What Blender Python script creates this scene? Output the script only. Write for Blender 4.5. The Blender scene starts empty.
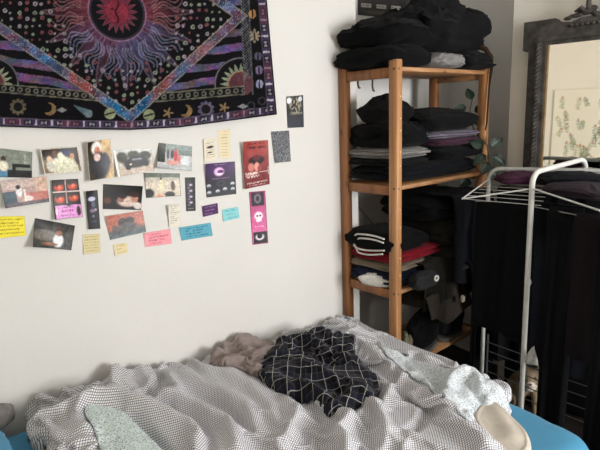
import bpy, math, random
import numpy as np
from mathutils import Vector, Matrix

random.seed(4)
SC = bpy.context.scene
COL = SC.collection
# ---------------------------------------------------------------- camera model
F = 526.0
def _n(v): return v / np.linalg.norm(v)
_a = _n(np.array([1110 - 300, 225 - 85, F], float))
_b = np.array([-59 - 300, 225 - 128, F], float); _b = _n(_b - _a * (_a @ _b))
_u = np.cross(_b, _a); _u = _u if _u[1] > 0 else -_u
R = np.array([_a, _b, _u])
CAM = np.array([0, 0, 1.5])
def ray(x, y): return R @ np.array([x - 300.0, 225.0 - y, F])
def on_y(x, y, Y): r = ray(x, y); return CAM + r * (Y / r[1])
def on_x(x, y, X): r = ray(x, y); return CAM + r * (X / r[0])
def on_z(x, y, Z): r = ray(x, y); return CAM + r * ((Z - 1.5) / r[2])

cd = bpy.data.cameras.new('camera'); cam = bpy.data.objects.new('camera', cd); COL.objects.link(cam)
M = Matrix([[R[i, 0], R[i, 1], -R[i, 2], CAM[i]] for i in range(3)] + [[0, 0, 0, 1]])
cam.matrix_world = M
cd.sensor_width = 36; cd.lens = F * 36 / 600; cd.clip_start = .02
SC.camera = cam

# ---------------------------------------------------------------- noise
_rs = np.random.RandomState(7)
_perm = np.concatenate([_rs.permutation(256)] * 3)
_g3 = _rs.normal(size=(256, 3)); _g3 /= np.linalg.norm(_g3, axis=1)[:, None]
def noise(x, y, z=0.0):
    x = np.asarray(x, float); y = np.asarray(y, float); z = np.asarray(z, float) + 0 * x
    xi = np.floor(x).astype(int); yi = np.floor(y).astype(int); zi = np.floor(z).astype(int)
    xf, yf, zf = x - xi, y - yi, z - zi
    s = lambda t: t * t * t * (t * (t * 6 - 15) + 10)
    u, v, w = s(xf), s(yf), s(zf)
    out = 0
    for dx in (0, 1):
        for dy in (0, 1):
            for dz in (0, 1):
                h = _perm[_perm[_perm[(xi + dx) & 255] + ((yi + dy) & 255)] + ((zi + dz) & 255)]
                g = _g3[h]
                d = g[..., 0] * (xf - dx) + g[..., 1] * (yf - dy) + g[..., 2] * (zf - dz)
                out = out + d * (u if dx else 1 - u) * (v if dy else 1 - v) * (w if dz else 1 - w)
    return out * 1.5
def fbm(x, y, z=0.0, o=3):
    r = 0; a = 1
    for i in range(o):
        r = r + a * noise(x * 2 ** i + 7.3 * i, y * 2 ** i, z * 2 ** i); a *= .5
    return r
def sstep(a, b, t):
    t = np.clip((t - a) / (b - a), 0, 1); return t * t * (3 - 2 * t)

# ---------------------------------------------------------------- materials
def lin(c):
    c = np.asarray(c, float) / 255.0
    return np.where(c <= .04045, c / 12.92, ((c + .055) / 1.055) ** 2.4)
def mat(name, col, rough=.8, metal=0.0, var=.12, scale=30, bump=.0, bscale=200, sheen=0.0, spec=.3, col2=None, emis=None):
    m = bpy.data.materials.new(name); m.use_nodes = True
    nt = m.node_tree; p = nt.nodes['Principled BSDF']
    p.inputs['Roughness'].default_value = rough; p.inputs['Metallic'].default_value = metal
    p.inputs['Specular IOR Level'].default_value = spec
    if sheen: p.inputs['Sheen Weight'].default_value = sheen
    c = lin(col)
    tc = nt.nodes.new('ShaderNodeTexCoord')
    n = nt.nodes.new('ShaderNodeTexNoise'); n.inputs['Scale'].default_value = scale; n.inputs['Detail'].default_value = 4
    nt.links.new(tc.outputs['Object'], n.inputs['Vector'])
    r = nt.nodes.new('ShaderNodeValToRGB')
    a = c * (1 - var); b = lin(col2) if col2 is not None else np.clip(c * (1 + var), 0, 1)
    r.color_ramp.elements[0].position = .3; r.color_ramp.elements[1].position = .7
    r.color_ramp.elements[0].color = (*a, 1); r.color_ramp.elements[1].color = (*b, 1)
    nt.links.new(n.outputs['Fac'], r.inputs['Fac']); nt.links.new(r.outputs['Color'], p.inputs['Base Color'])
    if bump:
        n2 = nt.nodes.new('ShaderNodeTexNoise'); n2.inputs['Scale'].default_value = bscale; n2.inputs['Detail'].default_value = 3
        nt.links.new(tc.outputs['Object'], n2.inputs['Vector'])
        bp = nt.nodes.new('ShaderNodeBump'); bp.inputs['Strength'].default_value = bump; bp.inputs['Distance'].default_value = .003
        nt.links.new(n2.outputs['Fac'], bp.inputs['Height']); nt.links.new(bp.outputs['Normal'], p.inputs['Normal'])
    return m
def attr_mat(name, rough=.6, spec=.3, bump=0, bscale=400, sheen=0):
    m = bpy.data.materials.new(name); m.use_nodes = True
    nt = m.node_tree; p = nt.nodes['Principled BSDF']
    p.inputs['Roughness'].default_value = rough; p.inputs['Specular IOR Level'].default_value = spec
    a = nt.nodes.new('ShaderNodeAttribute'); a.attribute_name = 'Col'
    nt.links.new(a.outputs['Color'], p.inputs['Base Color'])
    if bump:
        tc = nt.nodes.new('ShaderNodeTexCoord')
        n2 = nt.nodes.new('ShaderNodeTexNoise'); n2.inputs['Scale'].default_value = bscale
        nt.links.new(tc.outputs['Object'], n2.inputs['Vector'])
        bp = nt.nodes.new('ShaderNodeBump'); bp.inputs['Strength'].default_value = bump; bp.inputs['Distance'].default_value = .002
        nt.links.new(n2.outputs['Fac'], bp.inputs['Height']); nt.links.new(bp.outputs['Normal'], p.inputs['Normal'])
    return m
def fabric(name, col, var=.15, **k): return mat(name, col, rough=.95, var=var, scale=60, bump=.5, bscale=350, sheen=k.pop('sheen', .04), spec=.1, **k)
def wood_mat(name, c1, c2, axis='Z', dots=False):
    m = bpy.data.materials.new(name); m.use_nodes = True
    nt = m.node_tree; p = nt.nodes['Principled BSDF']; p.inputs['Roughness'].default_value = .55
    tc = nt.nodes.new('ShaderNodeTexCoord'); mp = nt.nodes.new('ShaderNodeMapping')
    sc = {'X': (1.5, 40, 40), 'Y': (40, 1.5, 40), 'Z': (40, 40, 1.5)}[axis]
    mp.inputs['Scale'].default_value = sc
    n = nt.nodes.new('ShaderNodeTexNoise'); n.inputs['Scale'].default_value = 1.3; n.inputs['Detail'].default_value = 6; n.inputs['Distortion'].default_value = .6
    r = nt.nodes.new('ShaderNodeValToRGB'); r.color_ramp.elements[0].position = .32; r.color_ramp.elements[1].position = .66
    r.color_ramp.elements[0].color = (*lin(c1), 1); r.color_ramp.elements[1].color = (*lin(c2), 1)
    nt.links.new(tc.outputs['Object'], mp.inputs['Vector']); nt.links.new(mp.outputs['Vector'], n.inputs['Vector'])
    nt.links.new(n.outputs['Fac'], r.inputs['Fac'])
    # knots
    v = nt.nodes.new('ShaderNodeTexVoronoi'); v.inputs['Scale'].default_value = 1.0
    mp2 = nt.nodes.new('ShaderNodeMapping'); mp2.inputs['Scale'].default_value = tuple(14 if s > 2 else 7 for s in sc)
    nt.links.new(tc.outputs['Object'], mp2.inputs['Vector']); nt.links.new(mp2.outputs['Vector'], v.inputs['Vector'])
    k = nt.nodes.new('ShaderNodeMapRange'); k.inputs['From Min'].default_value = .06; k.inputs['From Max'].default_value = .16
    nt.links.new(v.outputs['Distance'], k.inputs['Value'])
    mx = nt.nodes.new('ShaderNodeMix'); mx.data_type = 'RGBA'
    nt.links.new(k.outputs['Result'], mx.inputs['Factor']); mx.inputs['A'].default_value = (*lin((95, 55, 28)), 1)
    nt.links.new(r.outputs['Color'], mx.inputs['B']); nt.links.new(mx.outputs['Result'], p.inputs['Base Color'])
    return m

# ---------------------------------------------------------------- mesh helpers
class MB:
    def __init__(s): s.v = []; s.f = []
    def add(s, vs, fs):
        o = len(s.v); s.v += [tuple(map(float, v)) for v in vs]; s.f += [tuple(i + o for i in f) for f in fs]
    def box(s, c, size, rz=0.0, mtx=None):
        x, y, z = [k / 2 for k in size]; b = min(x, y, z) * .18
        vs = []
        import itertools
        # chamfered box : 24 verts
        for sx, sy, sz in itertools.product((-1, 1), repeat=3):
            vs += [(sx * (x - b), sy * (y - b), sz * z), (sx * (x - b), sy * y, sz * (z - b)), (sx * x, sy * (y - b), sz * (z - b))]
        import bmesh
        bm = bmesh.new()
        for v in vs: bm.verts.new(v)
        bmesh.ops.convex_hull(bm, input=bm.verts)
        bm.verts.index_update()
        cz, sn = math.cos(rz), math.sin(rz)
        out = []
        for v in bm.verts:
            p = v.co
            if mtx is not None: q = mtx @ p; out.append((q.x + c[0], q.y + c[1], q.z + c[2]))
            else: out.append((c[0] + cz * p.x - sn * p.y, c[1] + sn * p.x + cz * p.y, c[2] + p.z))
        s.add(out, [tuple(v.index for v in f.verts) for f in bm.faces]); bm.free()
        return s
    def tube(s, pts, r, n=10, close=False):
        pts = [np.array(p, float) for p in pts]; N = len(pts)
        rr = r if hasattr(r, '__len__') else [r] * N
        vs = []; prev = None
        for i, p in enumerate(pts):
            t = _n((pts[(i + 1) % N] if (close or i < N - 1) else p) - (pts[i - 1] if (close or i > 0) else p))
            if prev is None:
                q = np.array([0, 0, 1.0]) if abs(t[2]) < .9 else np.array([1.0, 0, 0])
                prev = _n(np.cross(t, q))
            e = _n(prev - t * (prev @ t)); prev = e; g = np.cross(t, e)
            for k in range(n):
                a = 2 * math.pi * k / n; vs.append(p + rr[i] * (math.cos(a) * e + math.sin(a) * g))
        fs = []
        for i in range(N if close else N - 1):
            j = (i + 1) % N
            for k in range(n): fs.append((i * n + k, i * n + (k + 1) % n, j * n + (k + 1) % n, j * n + k))
        if not close: fs += [tuple(range(n - 1, -1, -1)), tuple((N - 1) * n + k for k in range(n))]
        s.add(vs, fs); return s
    def ball(s, c, r, nu=16, nv=10):
        r = r if hasattr(r, '__len__') else (r, r, r); vs = []; fs = []
        for j in range(nv + 1):
            t = math.pi * j / nv
            for i in range(nu):
                a = 2 * math.pi * i / nu
                vs.append((c[0] + r[0] * math.sin(t) * math.cos(a), c[1] + r[1] * math.sin(t) * math.sin(a), c[2] - r[2] * math.cos(t)))
        for j in range(nv):
            for i in range(nu): fs.append((j * nu + i, j * nu + (i + 1) % nu, (j + 1) * nu + (i + 1) % nu, (j + 1) * nu + i))
        s.add(vs, fs); return s
    def build(s, name, m, parent=None, smooth=True, cols=None, uvs=None, local=True):
        return mk(name, np.array(s.v), s.f, m, parent, smooth)
def mk(name, V, Fc, m, parent=None, smooth=True, cols=None, uvs=None, origin=None):
    V = np.array(V, float).reshape(-1, 3)
    me = bpy.data.meshes.new(name)
    if parent is None and origin is None:
        origin = np.array([(V[:, 0].min() + V[:, 0].max()) / 2, (V[:, 1].min() + V[:, 1].max()) / 2, V[:, 2].min()])
    o = bpy.data.objects.new(name, me)
    if parent is not None:
        pl = np.array(parent_loc(parent)); me.from_pydata((V - pl).tolist(), [], [tuple(map(int, f)) for f in Fc])
        o.parent = parent
    else:
        me.from_pydata((V - origin).tolist(), [], [tuple(map(int, f)) for f in Fc]); o.location = origin
    if m is not None: me.materials.append(m)
    if smooth: me.polygons.foreach_set('use_smooth', [True] * len(me.polygons))
    if cols is not None:
        at = me.color_attributes.new('Col', 'FLOAT_COLOR', 'POINT')
        at.data.foreach_set('color', np.concatenate([cols, np.ones((len(cols), 1))], 1).astype(np.float32).ravel())
    if uvs is not None:
        ul = me.uv_layers.new(name='UVMap'); li = np.zeros(len(me.loops), int); me.loops.foreach_get('vertex_index', li)
        ul.data.foreach_set('uv', uvs[li].astype(np.float32).ravel())
    me.update(); COL.objects.link(o)
    if smooth and hasattr(me, 'set_sharp_from_angle') and cols is None: me.set_sharp_from_angle(angle=math.radians(50))
    return o
def parent_loc(p):
    l = Vector((0, 0, 0))
    while p is not None: l = l + Vector(p.location); p = p.parent
    return l
def tag(o, label, cat, group=None, kind=None):
    o['label'] = label; o['category'] = cat
    if group: o['group'] = group
    if kind: o['kind'] = kind
    return o
def thing(name, loc, label, cat, group=None):
    o = bpy.data.objects.new(name, None); COL.objects.link(o); o.location = loc; o.empty_display_size = .05
    return tag(o, label, cat, group)
def struct(o): o['kind'] = 'structure'; return o
def grid_faces(nu, nv, off=0, flip=False):
    i = np.arange(nu - 1)[None, :] + nu * np.arange(nv - 1)[:, None]
    q = np.stack([i, i + 1, i + nu + 1, i + nu], -1).reshape(-1, 4) + off
    return q[:, ::-1] if flip else q
def rot2(x, y, a): return x * math.cos(a) - y * math.sin(a), x * math.sin(a) + y * math.cos(a)

# ================================================================ SETTING
YA = 1.98      # long wall with the tapestry
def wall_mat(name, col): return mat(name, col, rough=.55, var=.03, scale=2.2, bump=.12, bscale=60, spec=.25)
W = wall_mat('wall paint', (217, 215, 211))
ZC = 2.65
def slab(name, x0, x1, y0, y1, z0, z1, m):
    b = MB(); vs = [(x0, y0, z0), (x1, y0, z0), (x1, y1, z0), (x0, y1, z0), (x0, y0, z1), (x1, y0, z1), (x1, y1, z1), (x0, y1, z1)]
    b.add(vs, [(3, 2, 1, 0), (4, 5, 6, 7), (0, 1, 5, 4), (1, 2, 6, 5), (2, 3, 7, 6), (3, 0, 4, 7)])
    return struct(b.build(name, m, smooth=False))
XH, YN = -.95, -1.75
floor_m = wood_mat('dark floorboards', (20, 16, 14), (34, 27, 22), 'Y')
slab('floor', XH - .1, 2.75, YN - .1, 2.35, -.08, 0, floor_m)
slab('ceiling', XH - .1, 2.75, YN - .1, 2.35, ZC, ZC + .08, wall_mat('ceiling paint', (235, 232, 226)))
slab('wall_left', XH - .1, 1.655, YA, 2.35, 0, ZC, W)
slab('wall_left_recess', 1.655, 2.75, 2.2, 2.35, 0, ZC, W)
slab('wall_head', XH - .1, XH, YN - .1, YA, 0, ZC, wall_mat('cream paint', (250, 240, 220)))
slab('wall_far_alcove', 2.56, 2.75, 1.62, 2.2, 0, ZC, W)
# chimney breast (turned a little) that carries the mirror
AL = math.radians(13)
dM = np.array([math.sin(AL), -math.cos(AL), 0]); nM = np.array([-math.cos(AL), -math.sin(AL), 0]); P0 = np.array([2.36, 1.573, 1.889])
def mpt(s, z, out=0.0): p = P0 + dM * s + nM * out; return np.array([p[0], p[1], z])
b = MB()
c0 = mpt(-.085, 0, -.05); c1 = mpt(1.15, 0, -.05); c2 = c1 + np.array([.5, 0, 0]); c3 = np.array([2.6, c0[1] + .06, 0])
vs = [(*c[:2], z) for z in (0, ZC) for c in (c0, c1, c2, c3)]
b.add(vs, [(0, 1, 5, 4), (1, 2, 6, 5), (2, 3, 7, 6), (3, 0, 4, 7), (4, 5, 6, 7), (3, 2, 1, 0)])
struct(b.build('wall_chimney_breast', wall_mat('breast paint', (226, 221, 212)), smooth=False))
slab('wall_far', 2.6, 2.75, YN - .1, .7, 0, ZC, W)
# near wall with the window that lights the room and an added fill window
wx0, wx1, wz0, wz1 = 1.55, 2.55, .85, 2.15; vx0, vx1 = -.75, -.05
b = MB()
for (x0, x1, z0, z1) in ((XH - .1, vx0, 0, ZC), (vx1, wx0, 0, ZC), (vx0, vx1, 0, 1.1), (vx0, vx1, wz1, ZC), (wx1, 2.75, 0, ZC), (wx0, wx1, 0, wz0), (wx0, wx1, wz1, ZC)):
    vs = [(x0, YN - .1, z0), (x1, YN - .1, z0), (x1, YN, z0), (x0, YN, z0), (x0, YN - .1, z1), (x1, YN - .1, z1), (x1, YN, z1), (x0, YN, z1)]
    b.add(vs, [(3, 2, 1, 0), (4, 5, 6, 7), (0, 1, 5, 4), (1, 2, 6, 5), (2, 3, 7, 6), (3, 0, 4, 7)])
struct(b.build('wall_near', wall_mat('low bounce near wall', (150, 142, 132)), smooth=False))  # unseen wall, its colour darkened to cut bounced light
b = MB()
for x in (wx0 + .03, (wx0 + wx1) / 2, wx1 - .03): b.box((x, YN - .05, (wz0 + wz1) / 2), (.06, .06, wz1 - wz0))
for z in (wz0 + .03, 1.75, wz1 - .03): b.box(((wx0 + wx1) / 2, YN - .05, z), (wx1 - wx0, .05, .05))
struct(b.build('window_1', mat('white window paint', (235, 235, 232), rough=.4)))
b = MB()
for x in (vx0 + .03, vx1 - .03): b.box((x, YN - .05, (1.1 + wz1) / 2), (.06, .06, wz1 - 1.1))
for z in (1.13, 1.75, wz1 - .03): b.box(((vx0 + vx1) / 2, YN - .05, z), (vx1 - vx0, .05, .05))
struct(b.build('added_fill_window', mat('white window paint', (235, 235, 232), rough=.4)))  # invented second window, added only to brighten the mirrored head wall
# mantel under the mirror
b = MB(); q = mpt(.5, 1.105, .02)
b.box(q, (1.1, .2, .04), rz=math.atan2(dM[1], dM[0]))
struct(b.build('trim_1', mat('mantel dark paint', (60, 56, 52), rough=.5)))
b = MB()
q = mpt(.5, .545, -.0); b.box(q, (1.02, .12, 1.07), rz=math.atan2(dM[1], dM[0]))  # added dark slab standing in for the shade below the mantel
struct(b.build('shade_slab', mat('dark shade slab', (24, 24, 26), rough=.7)))
b = MB()
b.box((.35, YA - .008, .06), (2.6, .014, .12))
struct(b.build('baseboard_left', mat('skirting paint', (226, 222, 214), rough=.45)))

# ================================================================ SHELVING UNIT
TH = math.radians(7); U0 = np.array([1.60, 1.662])
ux = np.array([math.cos(TH), math.sin(TH)]); uy = np.array([-math.sin(TH), math.cos(TH)])
UW, UD = .694, .298
def loc(u, v, z): p = U0 + ux * u + uy * v; return (p[0], p[1], z)
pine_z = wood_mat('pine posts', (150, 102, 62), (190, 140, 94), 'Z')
pine_shade = wood_mat('pine posts shaded', (120, 76, 44), (150, 100, 60), 'Z')  # same pine, dimmer light on the back and left put into the colour
pine_s = wood_mat('pine shelf boards', (148, 102, 64), (182, 136, 92), 'X')
dark = mat('bolt steel', (40, 36, 34), rough=.4, metal=.6)
pegm = mat('pale peg', (225, 205, 165), rough=.5)
un = thing('shelving_unit', loc(UW / 2, UD / 2, 0), 'open pine shelving unit in the corner, crammed with dark clothes', 'shelves')
SHZ = (.31, .695, 1.172, 1.672)
for (u, v) in ((0, 0), (0, UD), (UW, 0), (UW, UD)):
    b = MB(); b.box(loc(u, v, .855), (.036, .046, 1.71), rz=TH)
    po = b.build('post', pine_shade if v > 0 else pine_z, un)
    if v == 0:
        for z in SHZ[1:]:
            for (du, dv, ax) in ((-.0185, -.008, 'u'), (-.006, -.0235, 'v')):
                b = MB(); p0 = np.array(loc(u + du, v + dv, z)); d = np.array([*(ux if ax == 'u' else uy), 0.0])
                b.tube([p0 - d * .0015, p0 + d * .003], .0042 if ax == 'u' else .003, 10); b.build('bolt', dark, po)
        for z in (.78, .86, 1.0, 1.08, 1.27, 1.33, 1.42, 1.47, 1.56):
            b = MB(); p0 = np.array(loc(u + .004, v - .0235, z)); d = np.array([*uy, 0.0])
            b.tube([p0 - d * .001, p0 + d * .003], .0032, 8); b.build('peg', pegm, po)
for z in SHZ:
    b = MB(); b.box(loc(UW / 2, UD / 2, z), (UW - .036, UD + .03, .018), rz=TH)
    sh = b.build('shelf', pine_s, un)
    for u in (0, UW):
        b = MB(); b.box(loc(u, UD / 2, z - .012), (.022, UD - .046, .042), rz=TH); b.build('side_rail', pine_shade if u == 0 else pine_s, un)
br = mat('brace steel', (70, 66, 62), rough=.45, metal=.5)
for (ua, za, ub, zb) in ((.02, 1.13, UW - .02, .5), (.02, .5, UW - .02, 1.13)):
    b = MB(); b.tube([loc(ua, UD + .026 + (.006 if za > 1 else 0), za), loc(ub, UD + .026 + (.006 if za > 1 else 0), zb)], .0035, 6); b.build('cross_brace', br, un)

# ---------------------------------------------------------------- clothes
BLK = fabric('black cotton', (12, 13, 15), sheen=.02); BLK2 = fabric('black wool', (18, 18, 20), sheen=.02); BLK3 = fabric('washed black denim', (15, 17, 22), sheen=.02)
CH = fabric('charcoal knit', (40, 40, 42)); NAVY = fabric('navy jersey', (26, 33, 50)); OLV = fabric('dark olive canvas', (31, 30, 26))
RED = fabric('red jersey', (122, 22, 36)); BEI = fabric('beige knit', (126, 114, 98)); GRY = fabric('grey jersey', (128, 126, 124))
LAV = fabric('lilac grey jersey', (112, 104, 120)); PLUM = fabric('plum jersey', (66, 36, 54)); WHT = fabric('white cotton', (205, 203, 198))
BRN = fabric('brown grey canvas', (46, 41, 37))
def blob(name, c, size, m, rz=0.0, seed=0, layers=2, lump=.16, dome=.2, parent=None, e=.42, nu=72, nv=30, sag=0.0):
    """folded or crumpled cloth: rounded slab, creased sides, wavy top"""
    w, d, h = size
    a = np.linspace(0, 2 * math.pi, nu, endpoint=False); t = np.linspace(0, math.pi, nv)
    A, T = np.meshgrid(a, t)
    sp = lambda x, p: np.sign(x) * np.abs(x) ** p
    st = sp(np.sin(T), e * 1.1)
    x = st * sp(np.cos(A), e); y = st * sp(np.sin(A), e); z = -sp(np.cos(T), .75)
    zz = (z + 1) / 2
    # side creases between folded layers
    cr = 1 - .15 * (1 - np.abs(np.sin(zz * math.pi * layers + 1.2 * noise(x * 1.5 + seed, y * 1.5, seed * 3.1)))) ** 3 * st
    lo = 1 + lump * noise(x * 1.4 + seed * 5.1, y * 1.4, z * 1.2 + seed) + lump * .6 * noise(x * 4 + seed * 2.2, y * 4, z * 3) + .03 * noise(x * 9 + seed, y * 9, z * 8)
    X = x * w / 2 * cr * lo; Y = y * d / 2 * cr * lo
    r2 = x * x + y * y
    top = sstep(.35, 1, zz)
    Z = zz * h * (1 - dome * np.clip(r2 / 2, 0, 1) * top) + top * h * (lump * .9 * noise(x * 1.7 + seed * 3, y * 1.7, 2 + seed) + lump * .6 * (1 - np.abs(noise(x * 3.2 + seed, y * 3.2 + 2, seed)) * 2) + lump * .5 * (1 - np.abs(noise(x * 7 + seed, y * 7 + 2, seed)) * 2))
    Z = np.maximum(Z, 0.0)
    if sag: Z = Z - sag * np.clip(r2 - .6, 0, 1) * 0
    X, Y = rot2(X, Y, rz)
    V = np.stack([X + c[0], Y + c[1], Z + c[2]], -1).reshape(-1, 3)
    fs = []
    for j in range(nv - 1):
        for i in range(nu): fs.append((j * nu + i, j * nu + (i + 1) % nu, (j + 1) * nu + (i + 1) % nu, (j + 1) * nu + i))
    return mk(name, V, fs, m, parent)
GT = 'clothes on the top shelf'; GM = 'clothes on the middle shelf'; GL = 'clothes on the lower shelf'
zt = SHZ[3] + .0095; zm = SHZ[2] + .0095; zl = SHZ[1] + .0095; zb = SHZ[0] + .0095
tag(blob('folded_jumper', loc(.11, .165, zt), (.32, .38, .10), BLK, TH, 1, 1, lump=.10), 'black folded jumper lowest on the left of the top shelf', 'clothes', GT)
tag(blob('hoodie', loc(.135, .17, zt + .088), (.36, .38, .125), BLK, TH + .08, 2, 1, dome=.6, e=.55), 'black hoodie bunched on top of the folded jumper, top shelf left', 'clothes', GT)
tag(blob('grey_t_shirt', loc(.35, .09, zt), (.22, .30, .066), GRY, TH, 3, 1), 'grey t-shirt squashed under the big black bag on the top shelf', 'clothes', GT)
tag(blob('folded_scarf', loc(.595, .12, zt), (.27, .36, .085), BLK2, TH, 4, 2), 'black folded scarf at the right end of the top shelf', 'clothes', GT)
bg = thing('soft_bag', loc(.48, .15, zt + .075), 'big slouchy black bag heaped on the right of the top shelf', 'bag')
blob('body', loc(.455, .15, zt + .070), (.56, .38, .235), BLK2, TH, 8, 1, lump=.22, dome=.42, parent=bg, e=.6)
b = MB(); pts = []
for k in range(13):
    t = k / 12; pts.append(loc(.60 + .075 * t, .06, zt + .235 + .085 * math.sin(math.pi * t) - .07 * t))
b.tube(pts, .006, 8); b.build('handle', BLK, bg)
STR = fabric('dark leather strap', (52, 38, 28))
b = MB(); pts = [loc(.655, .03, zt + .12), loc(0.660, -.02, zt + .1), loc(0.682, -.04, zt + .06), loc(0.684, -.042, zt + .01), loc(0.678, -.037, zt - .08), loc(0.672, -.037, zt - .18), loc(0.668, -.037, zt - .26), loc(0.655, -.037, zt - .29)]
b.tube(pts, [.012, .012, .011, .008, .0045, .0045, .0045, .003], 8); b.build('strap', STR, bg)
# two hooks hanging behind, below the top shelf
for i, (px_, h_) in enumerate(((358, 9), (372.5, 12))):
    p0 = on_y(px_, 78, 2.0); hk = MB(); L = h_ / 200
    pts = [p0 + np.array([0, 0, .012]), p0, p0 - np.array([.001, 0, L * .6]), p0 - np.array([-.004, 0, L]), p0 - np.array([-.012, 0, L * 1.02])]
    p_ = [q + np.array([0, -.0, 0]) for q in pts]
    tag(hk.tube(p_, .0045, 8).build('hanging_strap', fabric('grey webbing', (84, 82, 76))), ['short grey strap end dangling under the top shelf, next to the left post', 'hooked grey strap end dangling under the top shelf, nearer the front post'][i], 'strap', 'strap ends under the top shelf')
# middle shelf
tag(blob('folded_jeans', loc(.347, .15, zm), (.71, .335, .085), BLK3, TH, 11, 2, lump=.07), 'black folded jeans at the bottom of the middle shelf pile', 'clothes', GM)
z = zm + .078
tag(blob('folded_trousers', loc(.50, .14, z), (.40, .34, .07), BLK, TH, 12, 1, lump=.08), 'black folded trousers above the jeans, right side of the middle shelf', 'clothes', GM)
tag(blob('folded_shirt', loc(.125, .15, z), (.275, .325, .036), BLK2, TH, 13, 2, lump=.06), 'thin black folded shirt above the jeans, left side of the middle shelf', 'clothes', GM)
tag(blob('striped_top', loc(.125, .15, z + .030), (.275, .325, .052), GRY, TH + .04, 14, 3, lump=.1), 'pale grey rumpled striped top in the left middle-shelf pile', 'clothes', GM)
tag(blob('plum_top', loc(.50, .14, z + .064), (.40, .33, .045), PLUM, TH, 15, 2, lump=.08), 'dull plum folded top in the right middle-shelf pile', 'clothes', GM)
tag(blob('lilac_top', loc(.46, .145, z + .102), (.45, .335, .042), LAV, TH - .03, 16, 3, lump=.08), 'lilac grey folded top under the uppermost black one, middle shelf right', 'clothes', GM)
tag(blob('black_sweatshirt', loc(.45, .145, z + .138), (.48, .335, .105), BLK, TH, 17, 1, lump=.1, dome=.55), 'black sweatshirt topping the right middle-shelf pile', 'clothes', GM)
tag(blob('black_cardigan', loc(.13, .152, z + .076), (.275, .325, .115), BLK, TH, 18, 2, lump=.1, dome=.2), 'thick black folded cardigan on the striped top, middle shelf left', 'clothes', GM)
tag(blob('beanie', loc(.11, .15, z + .18), (.22, .24, .125), BLK2, TH, 19, 1, lump=.12, dome=.7, e=.8), 'black beanie hat crowning the left middle-shelf pile', 'hat', GM)
# lower shelf, left pile
tag(blob('navy_sweatshirt', loc(.12, .15, zl), (.27, .325, .075), NAVY, TH, 21, 2, lump=.08), 'navy folded sweatshirt lowest on the left of the lower shelf', 'clothes', GL)
tag(blob('white_vest', loc(-.006, .11, zl + .0), (.05, .15, .05), WHT, TH + .3, 31, 1, lump=.2), 'white hem of a vest poking out at the left lower-shelf edge', 'clothes', GL)
tag(blob('beige_jumper', loc(.13, .15, zl + .070), (.285, .325, .045), BEI, TH, 22, 2, lump=.08), 'beige folded jumper under the red one on the lower shelf', 'clothes', GL)
tag(blob('red_jumper', loc(.19, .145, zl + .108), (.41, .335, .066), RED, TH, 23, 2, lump=.08), 'dark red folded jumper in the left lower-shelf pile', 'clothes', GL)
tj = thing('track_jacket', loc(.11, .15, zl + .165), 'black folded track jacket with double white piping on the red jumper', 'clothes', GL)
blob('body', loc(.11, .15, zl + .163), (.29, .36, .095), BLK, TH, 24, 1, lump=.03, parent=tj)
for k, (za, zc, v0, v1) in enumerate(((.080, .012, .03, .255), (.062, .012, .035, .235), (.028, -.010, .03, .255), (.010, -.012, .04, .24))):
    b = MB(); pts = []
    for i in range(16):
        t = i / 15; v = v0 + (v1 - v0) * t
        hook = sstep(.72, 1, t) * (-.024 if k < 2 else .018)
        pts.append(loc(-.040 + .022 * float(sstep(.7, 1, t)) + .002 * math.sin(9 * t), v, zl + .163 + za + zc * math.sin(math.pi * t) - .014 * t + float(hook)))
    b.tube(pts, .0042, 6); b.build('piping', WHT, tj)
# lower shelf, right
tag(blob('olive_jacket', loc(.51, .11, zl), (.46, .42, .15), OLV, TH, 25, 2, lump=.16), 'dark olive jacket crumpled on the right of the lower shelf', 'jacket', GL)
tag(blob('black_coat', loc(.51, .12, zl + .135), (.46, .40, .15), OLV, TH + .05, 26, 2, lump=.14), 'black coat rolled up over the olive jacket, lower shelf', 'coat', GL)
tag(blob('black_blanket', loc(.45, .13, zl + .262), (.46, .38, .135), BLK, TH, 27, 2, lump=.1), 'black folded blanket topping the right lower-shelf pile', 'blanket', GL)
def drape(name, uA, uB, v0, ztop, drop, m, seed, back=.14, amp=.012):
    nx, ny = 50, 60; V = []
    for j in range(ny):
        l = -back + (drop + back) * j / (ny - 1)
        for i in range(nx):
            q = i / (nx - 1); u = uA + (uB - uA) * q; f_ = min(1, max(0, l) / (.4 * drop))
            w_ = amp * (.3 + f_) * (math.sin(7 * q + seed + 2 * l) + .6 * math.sin(17 * q + seed * 2 + 5 * l))
            r_ = .03
            if l < 0: p = loc(u, v0 + .02 - l, ztop + .006 * math.sin(11 * q + seed) + .006 * math.sin(20 * l))
            else: p = loc(u, v0 + .02 * math.exp(-l / r_) - w_ * f_, ztop - l * (1 - .3 * math.exp(-l / r_)) + .006 * math.sin(11 * q + seed) + .02 * f_ * math.sin(5 * q + seed))
            V.append(p)
    o = mk(name, V, grid_faces(nx, ny), m); o.modifiers.new('thickness', 'SOLIDIFY').thickness = .006; return o
tag(drape('dark_coat', .28, .62, -.115, zl + .40, .43, BLK3, 1.7), 'long near-black coat draped down the right front of the lower shelf', 'coat', GL)
tag(drape('olive_shirt', .15, .44, -.06, zl + .10, .21, OLV, 4.2, back=.1), 'dark olive shirt drooping over the front edge of the lower shelf', 'clothes', GL)
tag(drape('dark_shade_cloth', .41, .62, -.135, zl + .06, .60, BLK, 7.7, back=.16), 'added black cloth standing in for shade over the right post of the shelves', 'dark cloth', GL)  # added black sheet that hides the lit lower post, in place of shade
bt = thing('rolled_belt', loc(.12, -.065, zl), 'rolled charcoal belt with a round pale clasp beside the front post', 'belt')
blob('roll', loc(.12, -.065, zl + .0), (.16, .07, .07), CH, TH, 28, 2, parent=bt)
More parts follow.
